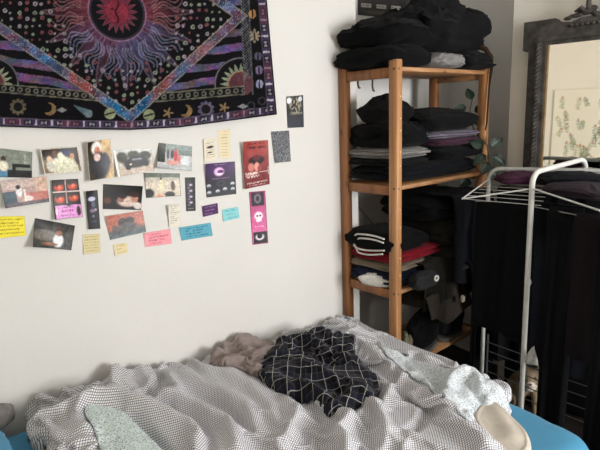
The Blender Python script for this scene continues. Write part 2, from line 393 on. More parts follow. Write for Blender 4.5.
b = MB(); c = np.array(loc(.16, -.108, zl + .045)); pts = [c + .011 * np.array([math.cos(a), 0, math.sin(a)]) for a in np.linspace(0, 2 * math.pi, 14, endpoint=False)]
b.tube(pts, .005, 6, close=True); b.build('clasp', WHT, bt)
bb = thing('canvas_bag', loc(.40, .10, zb + .2), 'brown grey canvas shoulder bag with flap and pale tab, under the lower shelf', 'bag')
blob('body', loc(.44, .12, zb + .205), (.48, .32, .13), BRN, TH, 29, 1, lump=.14, dome=.4, parent=bb, e=.55)
b = MB(); pts = []
nu, nv = 18, 10; V = []
for j in range(nv):
    for i in range(nu):
        s, t = i / (nu - 1), j / (nv - 1)
        V.append(loc(.15 + .34 * s, -.055 - .02 * t - .014 * math.sin(6 * s + 2 * t), zb + .325 - .02 * s - t * (.10 + .05 * math.sin(math.pi * s)) + .015 * math.sin(9 * s)))
o = mk('flap', V, grid_faces(nu, nv), fabric('brown canvas flap', (50, 44, 39)), bb); o.modifiers.new('t', 'SOLIDIFY').thickness = .006
blob('tab', loc(.385, -.105, zb + .255), (.028, .014, .03), fabric('pale leather tab', (150, 138, 124)), TH, 30, 1, parent=bb)
for i, (u_, sd) in enumerate(((.27, 41), (.50, 42))):
    sh = thing('trainer', loc(u_, .04, zb), ['black trainer on the bottom shelf beside the front post', 'black trainer on the bottom shelf, further from the front post'][i], 'shoe', 'trainers on the bottom shelf')
    blob('upper', loc(u_, .045, zb + .012), (.22, .12, .185), BLK2, TH + .12, sd, 1, lump=.12, dome=.5, parent=sh, e=.75)
    b = MB(); V = []
    for k in range(20):
        a = 2 * math.pi * k / 20; q = rot2(.108 * math.copysign(abs(math.cos(a)) ** .7, math.cos(a)), .05 * math.copysign(abs(math.sin(a)) ** .7, math.sin(a)), .12)
        V.append((u_ + q[0], .045 + q[1]))
    vs = [loc(u, v, zb + h) for h in (.0, .02) for (u, v) in V]
    b.add(vs, [tuple(range(19, -1, -1)), tuple(range(20, 40))] + [(k, (k + 1) % 20, 20 + (k + 1) % 20, 20 + k) for k in range(20)])
    b.build('sole', fabric('grey rubber', (96, 94, 90)), sh)
p = on_x(413, 351, 1.60)
tag(blob('paper_bag', loc(.075, .0, zb), (.06, .05, .13), fabric('pale crumpled paper', (112, 108, 88)), .3, 44, 1, lump=.25), 'small pale crumpled paper bag behind the bed beside the front post', 'bag')

# trailing plant around the right post
leafm = mat('leaf green', (34, 50, 40), rough=.45, var=.3, scale=20, spec=.4); stemm = mat('stem', (62, 58, 38), rough=.7)
pl = thing('trailing_plant', on_y(480, 150, 1.70), 'dark green trailing plant winding around the right post of the shelves', 'plant')
def leaf_mesh(L=.05, Wd=.036):
    nu, nv = 7, 9; V = []
    for j in range(nv):
        t = j / (nv - 1); w = Wd / 2 * (math.sin(math.pi * min(1, t ** .75)) ** .8)
        for i in range(nu):
            s = -1 + 2 * i / (nu - 1); V.append((s * w, t * L, .006 * abs(s) - .012 * t * t))
    me = bpy.data.meshes.new('leaf'); me.from_pydata(V, [], [tuple(map(int, f)) for f in grid_faces(nu, nv)])
    me.materials.append(leafm); me.polygons.foreach_set('use_smooth', [True] * len(me.polygons)); return me
lm = leaf_mesh()
lv = [(471, 100, 0.2, 1), (466, 108, 1.6, .9), (474, 112, -1.2, 1), (469, 120, 2.4, .9), (476, 126, -.4, .8), (472, 134, 2.9, .8), (483, 146, 1.2, 1), (490, 147, -1.0, 1.15), (485, 155, 2.2, 1), (493, 156, -2.2, 1.1),
      (487, 162, 2.8, 1), (491, 168, -2.6, .9), (472, 172, 1.9, .8), (467, 178, 2.4, .9), (471, 184, 1.2, .9), (477, 180, -1.8, .8), (463, 171, 1.0, .7), (479, 104, -1.5, .8)]
pP = np.array(pl.location)
for k, (px_, py_, an, sc_) in enumerate(lv):
    Y = 1.66 if px_ > 479 else 1.80
    q = on_y(px_, py_, Y)
    o = bpy.data.objects.new('leaf', lm); COL.objects.link(o); o.parent = pl
    o.location = q - pP
    mm = Matrix.Rotation(math.radians(-35), 4, 'Z') @ Matrix.Rotation(math.radians(65 + 25 * random.random()), 4, 'X') @ Matrix.Rotation(an, 4, 'Z')
    o.rotation_euler = mm.to_euler(); s = sc_ * 1.35; o.scale = (s, s, s)
def path(pts, Yf): return [on_y(a, b_, Yf(a)) for a, b_ in pts]
b = MB(); Yf = lambda a: 1.665 if a > 479 else 1.80
b.tube([on_y(473, 96, 1.80), on_y(470, 110, 1.80), on_y(473, 128, 1.8), on_y(480, 138, 1.70), on_y(487, 145, 1.667), on_y(489, 158, 1.667), on_y(489, 170, 1.667)], .003, 6)
b.tube([on_y(473, 128, 1.80), on_y(476, 150, 1.81), on_y(476, 172, 1.80), on_y(469, 178, 1.80), on_y(466, 182, 1.80)], .0025, 6)
b.build('stem', stemm, pl)

# ================================================================ BED
BX0, BX1, BY0, BY1, MZ = -.55, 1.578, .712, 1.93, .475
bed = thing('bed', ((BX0 + BX1) / 2, (BY0 + BY1) / 2, 0), 'low bed with a blue fitted sheet pushed against the tapestry wall', 'bed')
fm = wood_mat('dark bed frame', (58, 40, 28), (86, 60, 42), 'X')
b = MB(); b.box(((BX0 + BX1) / 2, (BY0 + BY1) / 2, .25), (BX1 - BX0 - .02, BY1 - BY0 - .02, .10)); b.build('bed_frame', fm, bed)
for x in (BX0 + .08, BX1 - .08):
    for y in (BY0 + .08, BY1 - .08):
        b = MB(); b.box((x, y, .1), (.06, .06, .2)); b.build('leg', fm, bed)
sheet = mat('blue fitted sheet', (70, 136, 170), rough=.75, var=.06, scale=9, bump=.25, bscale=240, spec=.15, sheen=.1)
def mattress():
    # rounded-box mattress with taut wrinkles on the sheet
    nx, ny = 150, 100; cx, cy = (BX0 + BX1) / 2, (BY0 + BY1) / 2; hx, hy = (BX1 - BX0) / 2, (BY1 - BY0) / 2; r = .07
    V = []; cols = []
    ring = []
    prof = [(0.0, .305), (0.0, .38)] + [(r * (1 - math.cos(a)), MZ - r + r * math.sin(a)) for a in np.linspace(.1, math.pi / 2, 9)]
    N = 240
    def outline(ins):
        P = []; rc = max(.085 - ins, .03)
        for k in range(N):
            s = k / N * 4; side = int(s); f_ = s - side
            a0 = [(-1, -1), (1, -1), (1, 1), (-1, 1)][side]; a1 = [(1, -1), (1, 1), (-1, 1), (-1, -1)][side]
            x = (a0[0] + (a1[0] - a0[0]) * f_) * (hx - ins); y = (a0[1] + (a1[1] - a0[1]) * f_) * (hy - ins)
            ex = abs(x) - (hx - ins - rc); ey = abs(y) - (hy - ins - rc)
            if ex > 0 and ey > 0:
                d = math.hypot(ex, ey)
                if d > 0: m_ = rc / max(ex, ey) * max(ex, ey) / d; x = math.copysign(hx - ins - rc + ex * rc / d, x); y = math.copysign(hy - ins - rc + ey * rc / d, y)
            P.append((x, y))
        return np.array(P)
    rings = []
    for ins, z in prof: P = outline(ins); rings.append(np.column_stack([P, np.full(N, z)]))
    P = outline(r)
    for f_ in np.linspace(.97, 0.02, 26):
        Q = P * f_; rings.append(np.column_stack([Q, np.full(N, MZ)]))
    V = np.concatenate(rings); x, y = V[:, 0] + cx, V[:, 1] + cy
    wr = .005 * (1 - np.abs(noise((x * .5 + y * .87) * 14, (x * .87 - y * .5) * 2.5, 3.3)) * 2.2) * sstep(.36, .5, V[:, 2]) + .004 * noise(x * 3, y * 3, 1)
    V[:, 0] += cx; V[:, 1] += cy; V[:, 2] += wr
    fs = []
    for j in range(len(rings) - 1):
        for i in range(N): fs.append((j * N + i, j * N + (i + 1) % N, (j + 1) * N + (i + 1) % N, (j + 1) * N + i))
    fs.append(tuple(range((len(rings) - 1) * N, len(rings) * N))); fs.append(tuple(range(N - 1, -1, -1)))
    o = mk('mattress', V, fs, sheet, bed); o['label'] = 'mattress under a bright blue fitted sheet'
mattress()

# ---------------------------------------------------------------- height-field cloths on the bed
def poly_dist(x, y, P):
    """signed distance (inside +) and nearest boundary point of polygon P"""
    P = np.asarray(P, float); best = np.full(x.shape, 1e9); bx = np.zeros_like(x); by = np.zeros_like(x); ins = np.zeros(x.shape, bool)
    for k in range(len(P)):
        ax, ay = P[k]; cx_, cy_ = P[(k + 1) % len(P)]
        dx, dy = cx_ - ax, cy_ - ay; t = np.clip(((x - ax) * dx + (y - ay) * dy) / (dx * dx + dy * dy + 1e-12), 0, 1)
        qx, qy = ax + t * dx, ay + t * dy; d = np.hypot(x - qx, y - qy)
        m_ = d < best; best = np.where(m_, d, best); bx = np.where(m_, qx, bx); by = np.where(m_, qy, by)
        c = ((ay > y) != (cy_ > y)) & (x < dx * (y - ay) / (dy + 1e-12) + ax); ins ^= c
    return np.where(ins, best, -best), bx, by
def smooth_poly(P, it=2):
    P = np.asarray(P, float)
    for _ in range(it):
        Q = np.roll(P, -1, 0); P = np.stack([.75 * P + .25 * Q, .25 * P + .75 * Q], 1).reshape(-1, 2)
    return P
def line_dist(x, y, L):
    best = np.full(x.shape, 1e9); side = np.zeros_like(x); tt = np.zeros_like(x); n = len(L) - 1
    for k in range(n):
        ax, ay = L[k]; dx, dy = L[k + 1][0] - ax, L[k + 1][1] - ay
        t = np.clip(((x - ax) * dx + (y - ay) * dy) / (dx * dx + dy * dy + 1e-12), 0, 1)
        qx, qy = ax + t * dx, ay + t * dy; d = np.hypot(x - qx, y - qy); m_ = d < best
        side = np.where(m_, np.sign(dx * (y - ay) - dy * (x - ax)), side); tt = np.where(m_, (k + t) / n, tt); best = np.where(m_, d, best)
    return best, side, tt
def hfield(name, P, res, bot, top, m, parent=None, cols=None, uvf=None):
    P = np.asarray(P); x0, y0 = P.min(0) - res; x1, y1 = P.max(0) + res
    xs = np.arange(x0, x1 + res, res); ys = np.arange(y0, y1 + res, res)
    X, Y = np.meshgrid(xs, ys); d, bx, by = poly_dist(X, Y, P)
    keep = d > -res * .62
    X = np.where(keep & (d < 0), bx, X); Y = np.where(keep & (d < 0), by, Y); D = np.maximum(d, 0)
    nu, nv = len(xs), len(ys)
    q = grid_faces(nu, nv); kf = keep.ravel(); q = q[kf[q].all(1)]
    used = np.unique(q); idx = -np.ones(nu * nv, int); idx[used] = np.arange(len(used)); q = idx[q]
    x, y, dd = X.ravel()[used], Y.ravel()[used], D.ravel()[used]
    zb_ = bot(x, y); zt_ = np.maximum(top(x, y, dd, zb_), zb_ + .001)
    n = len(used)
    V = np.concatenate([np.column_stack([x, y, zt_]), np.column_stack([x, y, zb_])])
    e = np.concatenate([q[:, [0, 1]], q[:, [1, 2]], q[:, [2, 3]], q[:, [3, 0]]]); key = np.sort(e, 1); _, inv, cnt = np.unique(key[:, 0] * 10 ** 7 + key[:, 1], return_inverse=True, return_counts=True)
    be = e[cnt[inv] == 1]
    side = np.column_stack([be[:, 1], be[:, 0], be[:, 0] + n, be[:, 1] + n])
    Fa = np.concatenate([q, q[:, ::-1] + n, side])
    uv = None
    if uvf is not None:
        u, v = uvf(x, y, zt_); uv = np.column_stack([np.tile(u, 2), np.tile(v, 2)])
    cc = None
    if cols is not None: c = cols(x, y, zt_); cc = np.concatenate([c, c])
    return mk(name, V, Fa, m, parent, uvs=uv, cols=cc)
def bp(x, y, z=.56): p = on_z(x, y, z - .028); return (p[0], p[1])

def crumple(x0, x1, y0, y1, res, floor, seed, metric, steps=110, iters=7, bend=.12, ymax=None, zoff=0.0):
    """lets a sheet that is larger than the place it lies in buckle and settle on a surface"""
    nx, ny = int((x1 - x0) / res) + 1, int((y1 - y0) / res) + 1
    X, Y = np.meshgrid(np.linspace(x0, x1, nx), np.linspace(y0, y1, ny))
    p = np.stack([X, Y, floor(X, Y) + zoff + np.maximum(seed(X, Y), .002)], -1); v = np.zeros_like(p); p00 = p.copy()
    cn, nxd, nyd, ci = metric(X, Y)
    def rest(dx, dy, sl):
        a = (dx * nxd + dy * nyd)[sl]; L2 = (dx * dx + dy * dy) * ci[sl] ** 2 + (cn[sl] ** 2 - 1) * a * a * ci[sl] ** 2
        return np.sqrt(L2)
    hx, hy = X[0, 1] - X[0, 0], Y[1, 0] - Y[0, 0]
    A = slice(None)
    cons = []
    def pair(sa, sb, dx, dy, k): cons.append((sa, sb, rest(dx, dy, sa), k))
    for o in (0, 1):
        n2 = (nx - o) // 2; pair((A, slice(o, o + 2 * n2, 2)), (A, slice(o + 1, o + 1 + 2 * n2, 2)), hx, 0, 1.0)
        n2 = (ny - o) // 2; pair((slice(o, o + 2 * n2, 2), A), (slice(o + 1, o + 1 + 2 * n2, 2), A), 0, hy, 1.0)
    for o in (0, 1):
        n2 = (ny - o) // 2; ra, rb = slice(o, o + 2 * n2, 2), slice(o + 1, o + 1 + 2 * n2, 2)
        pair((ra, slice(0, nx - 1)), (rb, slice(1, nx)), hx, hy, .35); pair((ra, slice(1, nx)), (rb, slice(0, nx - 1)), -hx, hy, .35)
    for o in range(4):
        m_ = 2
        ia = np.arange(o, nx - 2, 4); pair((A, ia), (A, ia + 2), 2 * hx, 0, bend)
        ja = np.arange(o, ny - 2, 4); pair((ja, A), (ja + 2, A), 0, 2 * hy, bend)
    dt = .012
    for st in range(steps):
        v[..., 2] -= 9.8 * dt * (1.0 if st > steps * .25 else .3); v *= .93
        q = p + v * dt
        for _ in range(iters):
            for sa, sb, L, k in cons:
                d = q[sb] - q[sa]; l = np.sqrt((d * d).sum(-1)) + 1e-9
                c = (.5 * k * (l - L) / l)[..., None] * d
                q[sa] += c; q[sb] -= c
            # outline stays put
            q[..., 2] = np.maximum(q[..., 2], floor(q[..., 0], q[..., 1]) + zoff) if callable(floor) else q[..., 2]
            if ymax is not None: q[..., 1] = np.minimum(q[..., 1], ymax)
            for e in (0, -1):
                q[e, :, :2] = p00[e, :, :2]; q[:, e, :2] = p00[:, e, :2]
            if ymax is not None: q[-3:, :, 2] = np.minimum(q[-3:, :, 2], p00[-3:, :, 2])
        fl = floor(q[..., 0], q[..., 1]) + zoff + .003; ct = (q[..., 2] < fl)[..., None] * .6
        q[..., :2] = q[..., :2] * (1 - ct) + p[..., :2] * ct
        v = (q - p) / dt; sp_ = np.sqrt((v * v).sum(-1, keepdims=True)); v = v * np.minimum(1, 1.2 / (sp_ + 1e-9)); p = q
    return X, Y, p
def smooth2(p):
    """refine a vertex grid once (cubic)"""
    def up(a):
        n = a.shape[0]; pad = np.concatenate([2 * a[:1] - a[1:2], a, 2 * a[-1:] - a[-2:-1]])
        mid = (-pad[:-3] + 9 * pad[1:-2] + 9 * pad[2:-1] - pad[3:]) / 16
        out = np.empty((2 * n - 1,) + a.shape[1:]); out[0::2] = a; out[1::2] = mid; return out
    return np.swapaxes(up(np.swapaxes(up(p), 0, 1)), 0, 1)
def crumple_mesh(name, X, Y, p, P, m, parent=None, bot=None, round_=.03, uvs=2):
    X2, Y2 = smooth2(X[..., None])[..., 0], smooth2(Y[..., None])[..., 0]; p2 = smooth2(p)
    res = X2[0, 1] - X2[0, 0]; d, bx, by = poly_dist(X2, Y2, P); keep = d > -res * .62
    out = keep & (d < 0); p2[..., 0] += np.where(out, bx - X2, 0); p2[..., 1] += np.where(out, by - Y2, 0)
    D = np.maximum(d, 0); ed = np.sqrt(1 - (1 - np.clip(D / round_, 0, 1)) ** 2)
    zb_ = bot(p2[..., 0], p2[..., 1]); p2[..., 2] = np.maximum(p2[..., 2], zb_ + .0015); p2[..., 2] = zb_ + .0012 + (p2[..., 2] - zb_ - .0012) * (.12 + .88 * ed)
    ny, nx = X2.shape; q = grid_faces(nx, ny); kf = keep.ravel(); q = q[kf[q].all(1)]
    used = np.unique(q); idx = -np.ones(nx * ny, int); idx[used] = np.arange(len(used)); q = idx[q]
    top = p2.reshape(-1, 3)[used]; bt_ = top.copy(); bt_[:, 2] = zb_.ravel()[used]; n = len(used)
    e = np.concatenate([q[:, [0, 1]], q[:, [1, 2]], q[:, [2, 3]], q[:, [3, 0]]]); key = np.sort(e, 1); _, inv, cnt = np.unique(key[:, 0] * 10 ** 7 + key[:, 1], return_inverse=True, return_counts=True)
    be = e[cnt[inv] == 1]; side = np.column_stack([be[:, 1], be[:, 0], be[:, 0] + n, be[:, 1] + n])
    uu = np.column_stack([X2.ravel()[used], Y2.ravel()[used]]) @ np.array([[.8, .6], [-.6, .8]])
    o = mk(name, np.concatenate([top, bt_]), np.concatenate([q, q[:, ::-1] + n, side]), m, parent, uvs=np.concatenate([uu, uu]))
    return o, p2[keep]
class HMap:
    """height of a settled cloth, looked up by place"""
    def __init__(s, pts, res, base):
        s.x0, s.y0 = pts[:, 0].min() - .05, pts[:, 1].min() - .05; s.res = res; s.base = base
        nx, ny = int((pts[:, 0].max() + .05 - s.x0) / res) + 2, int((pts[:, 1].max() + .05 - s.y0) / res) + 2
        g = np.full((ny, nx), -1e9); ix = np.round((pts[:, 0] - s.x0) / res).astype(int); iy = np.round((pts[:, 1] - s.y0) / res).astype(int)
        np.maximum.at(g, (iy, ix), pts[:, 2])
        for _ in range(2):
            f = np.max([np.roll(np.roll(g, a, 0), b_, 1) for a in (-1, 0, 1) for b_ in (-1, 0, 1)], 0); g = np.where(g < -1e8, f, g)
        g = np.where(g < -1e8, base, g)
        for _ in range(2): g = sum(np.roll(np.roll(g, a, 0), b_, 1) for a in (-1, 0, 1) for b_ in (-1, 0, 1)) / 9
        s.g = g
    def __call__(s, x, y):
        x = np.asarray(x, float); y = np.asarray(y, float); ny, nx = s.g.shape
        u = np.clip((x - s.x0) / s.res, 0, nx - 1.001); w_ = np.clip((y - s.y0) / s.res, 0, ny - 1.001); i, j = u.astype(int), w_.astype(int); a, b_ = u - i, w_ - j
        return s.g[j, i] * (1 - a) * (1 - b_) + s.g[j, i + 1] * a * (1 - b_) + s.g[j + 1, i] * (1 - a) * b_ + s.g[j + 1, i + 1] * a * b_
def grid_cloth(name, base, line, width=.28, scale=100, line2=None, every=None, rough=.9, dots=False):
    m = bpy.data.materials.new(name); m.use_nodes = True; nt = m.node_tree; p = nt.nodes['Principled BSDF']
    p.inputs['Roughness'].default_value = rough; p.inputs['Specular IOR Level'].default_value = .1; p.inputs['Sheen Weight'].default_value = .08
    tc = nt.nodes.new('ShaderNodeTexCoord'); sep = nt.nodes.new('ShaderNodeSeparateXYZ')
    nt.links.new(tc.outputs['UV'], sep.inputs[0])
    def math_(op, a, b_=None):
        n = nt.nodes.new('ShaderNodeMath'); n.operation = op
        for i, v in enumerate((a, b_)):
            if v is None: continue
            if isinstance(v, (int, float)): n.inputs[i].default_value = v
            else: nt.links.new(v, n.inputs[i])
        return n.outputs[0]
    def stripes(o, sc, w): return math_('LESS_THAN', math_('FRACT', math_('MULTIPLY', o, sc)), w)
    if dots:
        v = nt.nodes.new('ShaderNodeTexVoronoi'); v.inputs['Scale'].default_value = scale
        nt.links.new(tc.outputs['UV'], v.inputs['Vector'])
        fac = math_('LESS_THAN', v.outputs['Distance'], width)
    else:
        fac = math_('MAXIMUM', stripes(sep.outputs[0], scale, width), stripes(sep.outputs[1], scale, width))
    mx = nt.nodes.new('ShaderNodeMix'); mx.data_type = 'RGBA'; nt.links.new(fac, mx.inputs['Factor'])
    mx.inputs['A'].default_value = (*lin(base), 1); mx.inputs['B'].default_value = (*lin(line), 1)
    out = mx.outputs['Result']
    if line2 is not None:
        for (sc, w, colr, axes) in line2:
            for ax in axes:
                f2 = stripes(sep.outputs[ax], sc, w); m2 = nt.nodes.new('ShaderNodeMix'); m2.data_type = 'RGBA'
                f3 = math_('MULTIPLY', f2, .5); nt.links.new(f3, m2.inputs['Factor']); nt.links.new(out, m2.inputs['A']); m2.inputs['B'].default_value = (*lin(colr), 1); out = m2.outputs['Result']
    nt.links.new(out, p.inputs['Base Color'])
    return m

# duvet -----------------------------------------------------------
YW = BY1 - .0
duv_px = [(24, 412), (44, 402), (70, 392), (95, 380), (112, 376), (150, 370)]
DP = [bp(22, 412, .53), bp(44, 401, .55), (.2, 1.935), (.4, 1.95), (.8, 1.955), (1.2, 1.955), (1.46, 1.955), (1.535, 1.955), (1.54, 1.93), (1.572, 1.70), (1.575, 1.45), (1.585, 1.25), (1.59, 1.10), (1.59, 1.04), bp(516, 399, .51),
      bp(503, 405, .52), bp(480, 412, .53), bp(474, 420, .53), bp(485, 436, .53), bp(496, 455, .53), (1.24, .73), (.95, .735), (.5, .74), (.1, 1.0), (.02, 1.3), bp(45, 452, .52), bp(36, 428, .52), bp(25, 418, .52)]
DP = smooth_poly(DP, 2)
# strokes: (pixel polyline, height, radius, kind)
ST = [
    # left tangle
    ([(60, 400), (74, 392), (90, 380), (112, 372), (140, 370)], .050, .065, 'r'), ([(24, 412), (36, 410)], -.03, .06, 'g'),
    ([(50, 415), (80, 409), (112, 401), (128, 396)], -.045, .022, 'g'),
    ([(48, 420), (96, 408), (124, 408), (150, 415), (168, 420), (196, 432), (216, 447)], .060, .040, 'r'),
    ([(100, 408), (84, 414), (74, 424), (78, 436), (92, 444)], .040, .026, 'r'),
    ([(70, 430), (72, 420), (84, 412), (100, 413), (122, 416)], -.030, .014, 'g'),
    ([(130, 421), (146, 430), (160, 441), (172, 452)], -.045, .016, 'g'),
    ([(104, 392), (118, 400), (132, 405), (146, 410)], -.030, .012, 'g'),
    ([(112, 372), (124, 388), (138, 398)], .035, .030, 'r'),
    ([(146, 401), (156, 390), (165, 376)], -.040, .014, 'g'),
    ([(165, 374), (172, 384), (181, 396)], .045, .020, 'r'),
    ([(140, 372), (152, 384), (150, 396)], .030, .025, 'r'),
    ([(148, 400), (160, 405), (173, 413), (198, 423), (209, 437), (212, 450)], -.040, .016, 'g'),
    ([(150, 398), (176, 399), (200, 408), (228, 420), (236, 440), (240, 455)], .045, .030, 'r'),
    ([(60, 416), (64, 432), (70, 450)], .030, .018, 'r'), ([(42, 412), (54, 430), (60, 450)], .035, .020, 'r'), ([(54, 420), (62, 440), (66, 450)], -.03, .012, 'g'),
    # middle waves
    ([(176, 369), (200, 379), (222, 388), (246, 402), (262, 430)], .030, .030, 'r'),
    ([(184, 385), (206, 394), (226, 404), (242, 424)], -.022, .016, 'g'),
    ([(196, 362), (222, 370), (250, 382), (270, 402), (282, 436)], .026, .030, 'r'),
    ([(226, 366), (256, 374), (284, 390), (292, 408)], .024, .028, 'r'),
    ([(302, 402), (294, 420), (282, 444)], .035, .022, 'r'), ([(318, 405), (304, 425), (298, 450)], -.022, .020, 'g'),
    ([(362, 404), (350, 416), (338, 428), (346, 440), (348, 455)], .040, .022, 'r'), ([(330, 412), (320, 430), (322, 452)], -.02, .02, 'g'),
    ([(362, 392), (376, 402), (384, 420), (388, 440)], .035, .022, 'r'), ([(352, 406), (364, 420), (366, 444)], -.026, .018, 'g'),
    # right side fold line and reverse
    ([(345, 324), (366, 345), (386, 360), (406, 376), (424, 388), (438, 400)], .034, .030, 'r'),
    ([(438, 401), (426, 407), (416, 418), (404, 430), (386, 452)], -.055, .014, 'g'),
    ([(438, 398), (446, 410), (460, 424), (478, 438), (492, 450)], .040, .024, 'r'),
    ([(420, 408), (412, 424), (400, 446)], .030, .016, 'r'),
    ([(402, 372), (390, 386), (384, 398)], .030, .020, 'r'), ([(392, 366), (398, 384), (412, 398)], -.025, .016, 'g'),
    ([(404, 356), (412, 370), (428, 382)], -.030, .016, 'g'), ([(470, 376), (452, 380), (445, 392), (452, 402)], .035, .022, 'r'), ([(440, 372), (438, 384), (440, 394)], -.03, .016, 'g'),
    ([(474, 382), (478, 396), (470, 406)], -.022, .016, 'g'), ([(450, 371), (480, 382), (510, 397)], .018, .030, 'r'),
]
STW = []
for L, h, r, k in ST: STW.append(([bp(*q, .565) for q in L], h, r, k))
_dirA = np.array(bp(270, 410)) - np.array(bp(196, 362)); _dirA /= np.linalg.norm(_dirA)
def duvet_top(x, y, d, zb_):
    edge = np.sqrt(1 - (1 - np.clip(d / .045, 0, 1)) ** 2)
    T = .034 + .010 * noise(x * 3, y * 3, 2.2)
    tang = sstep(.80, .35, x + .35 * (1.9 - y)) # bunched-up left end
    T = T + .030 * tang * sstep(1.1, 1.6, y)
    wx = x + .05 * noise(x * 4, y * 4, 9.1) + .015 * noise(x * 11, y * 11, 2.1); wy = y + .05 * noise(x * 4 + 5, y * 4, 4.1) + .015 * noise(x * 11 + 3, y * 11, 5.1)
    a = wx * _dirA[0] + wy * _dirA[1]; c = -wx * _dirA[1] + wy * _dirA[0]
    ridge = lambda n: np.clip(1 - np.abs(n) * 2.6, -.7, 1)
    T = T + .022 * ridge(noise(a * 1.5, c * 8.0, .7)) * (1 - .5 * tang)
    T = T + .030 * tang * (np.abs(noise(a * 2.4 + 2, c * 8, 8.7)) * 3 - .5)
    T = T + .009 * ridge(noise(a * 3.5 + 3, c * 17.0, 5.7))
    T = T + .0035 * ridge(noise(wx * 12 + 1, wy * 12, 3.7)) + .003 * ridge(noise(a * 9 + 1, c * 34, 6.7))
    for L, h, r, k in STW:
        dd, sd, tt = line_dist(x, y, L)
        taper = np.minimum(1, 6 * np.minimum(tt + .06, 1.06 - tt))
        if k == 'r': T = T + h * .9 * (.6 * np.exp(-(dd / (r * .9)) ** 2) + .4 * np.exp(-dd / (r * .55))) * taper
        else: T = T + h * np.exp(-(dd / r) ** 1.3) * taper
    T = np.where(T < .03, .012 + .018 * np.exp((np.minimum(T, .03) - .03) / .018), T)
    return MZ + .004 + T * (.15 + .85 * edge)
_nA = np.array([-_dirA[1], _dirA[0]])
def duvet_metric(x, y):
    tang = sstep(.80, .30, x + .35 * (1.9 - y)); right = sstep(1.0, 1.3, x)
    ang = .9 * noise(x * 2.2, y * 2.2, 4.4) * (.4 + tang + .5 * right)
    nx_, ny_ = _nA[0] * np.cos(ang) - _nA[1] * np.sin(ang), _nA[0] * np.sin(ang) + _nA[1] * np.cos(ang)
    return 1.26 + .16 * tang + .10 * right, nx_, ny_, 1.03 + .09 * tang + .05 * right
def duvet_seed(x, y): return (duvet_top(x, y, np.full_like(x, .2), None) - MZ) * .8
_gx, _gy = np.meshgrid(np.arange(-.15, 1.75, .01), np.arange(.55, 2.05, .01))
def duvet_fill(x, y):
    # the filling inside the duvet: broad soft rolls
    tang = sstep(.80, .35, x + .35 * (1.9 - y))
    T = .016 + .030 * tang * sstep(1.1, 1.6, y) + .008 * noise(x * 3, y * 3, 2.2)
    a = x * _dirA[0] + y * _dirA[1] + .04 * noise(x * 4, y * 4, 9.1); c = -x * _dirA[1] + y * _dirA[0] + .05 * noise(x * 4 + 5, y * 4, 4.1)
    T = T + .016 * np.clip(1 - np.abs(noise(a * 1.5, c * 8.0, .7)) * 2.6, -.7, 1) * (1 - .6 * tang) + .024 * tang * (np.abs(noise(a * 2.4 + 2, c * 8, 8.7)) * 3 - .5)
    for L, h, r, k in STW:
        dd, sd, tt = line_dist(x, y, L); taper = np.minimum(1, 6 * np.minimum(tt + .06, 1.06 - tt))
        T = T + (1.1 if k == 'r' else 1.6) * h * np.exp(-(dd / (r * (.9 if k == 'r' else 1.0))) ** 2) * taper
    return MZ + .004 + np.maximum(T, .004)
class GMap(HMap):
    def __init__(s, g, x0, y0, res): s.g, s.x0, s.y0, s.res = g, x0, y0, res
fill_h = GMap(duvet_fill(_gx, _gy), -.15, .55, .01)
_X, _Y, _p = crumple(-.02, 1.625, .70, 1.955, .0105, fill_h, lambda x, y: .010 + .008 * noise(x * 14, y * 14, 3.3) + .25 * np.clip(duvet_top(x, y, np.full_like(x, .2), None) - MZ, 0, .1), duvet_metric, steps=100, zoff=.010, bend=.10, ymax=1.956)
gm = grid_cloth('grey gingham cotton', (230, 230, 233), (116, 115, 122), .31, 168)
def duv_uv(x, y, z): return x * .8 - y * .6 + .6 * z + .03 * noise(x * 3, y * 3, 1.5), x * .6 + y * .8 + .5 * z + .03 * noise(x * 3, y * 3, 7.5)
rev_px = [(366, 340), (404, 353), (450, 369), (485, 380), (518, 398), (500, 408), (478, 416), (470, 425), (452, 412), (440, 399), (424, 386), (404, 372), (388, 358)]
RP = [bp(*q, .56) for q in rev_px]
dv = thing('duvet', (.75, 1.4, MZ + .004), 'rumpled grey gingham duvet thrown across the bed', 'bedding')
def bot0(x, y): return np.full_like(x, MZ + .008) - .0 * x
body, _pts = crumple_mesh('cover', _X, _Y, _p, DP, gm, dv, bot=lambda x, y: np.full_like(x, MZ + .004))
duvet_h = HMap(_pts, .0056, MZ + .004)
body['label'] = 'fine grey and white gingham face of the duvet'
dotm = grid_cloth('dotted pale reverse', (206, 212, 216), (126, 134, 140), .38, 230, dots=True)
# the turned-over reverse lies on top of the gingham face
RPs = smooth_poly(RP, 2)
def over(h): return lambda x, y: duvet_h(x, y) + h
o = hfield('turned_back_reverse', RPs, .005, over(.004), lambda x, y, d, zb_: zb_ + .004 + .010 * np.sqrt(np.clip(d / .03, 0, 1)), dotm, dv, uvf=duv_uv)
o['label'] = 'pale blue grey dotted reverse side folded over at the foot end'
mint = grid_cloth('dotted mint cotton', (206, 219, 217), (128, 144, 144), .38, 210, dots=True)
MP = smooth_poly([bp(*q, .57) for q in [(84, 421), (92, 415), (112, 414), (128, 418), (142, 430), (158, 446), (172, 462), (130, 475), (104, 462), (96, 440)]], 2)
o = hfield('dotted_corner', MP, .005, over(.003), lambda x, y, d, zb_: np.maximum(zb_ + .003, zb_ * .35 + .65 * (MZ + .085)) + .02 * np.sqrt(np.clip(d / .07, 0, 1)) + .002 * noise(x * 20, y * 20), mint, dv, uvf=duv_uv)
o['label'] = 'pale mint dotted corner of the duvet reverse showing in the tangle'

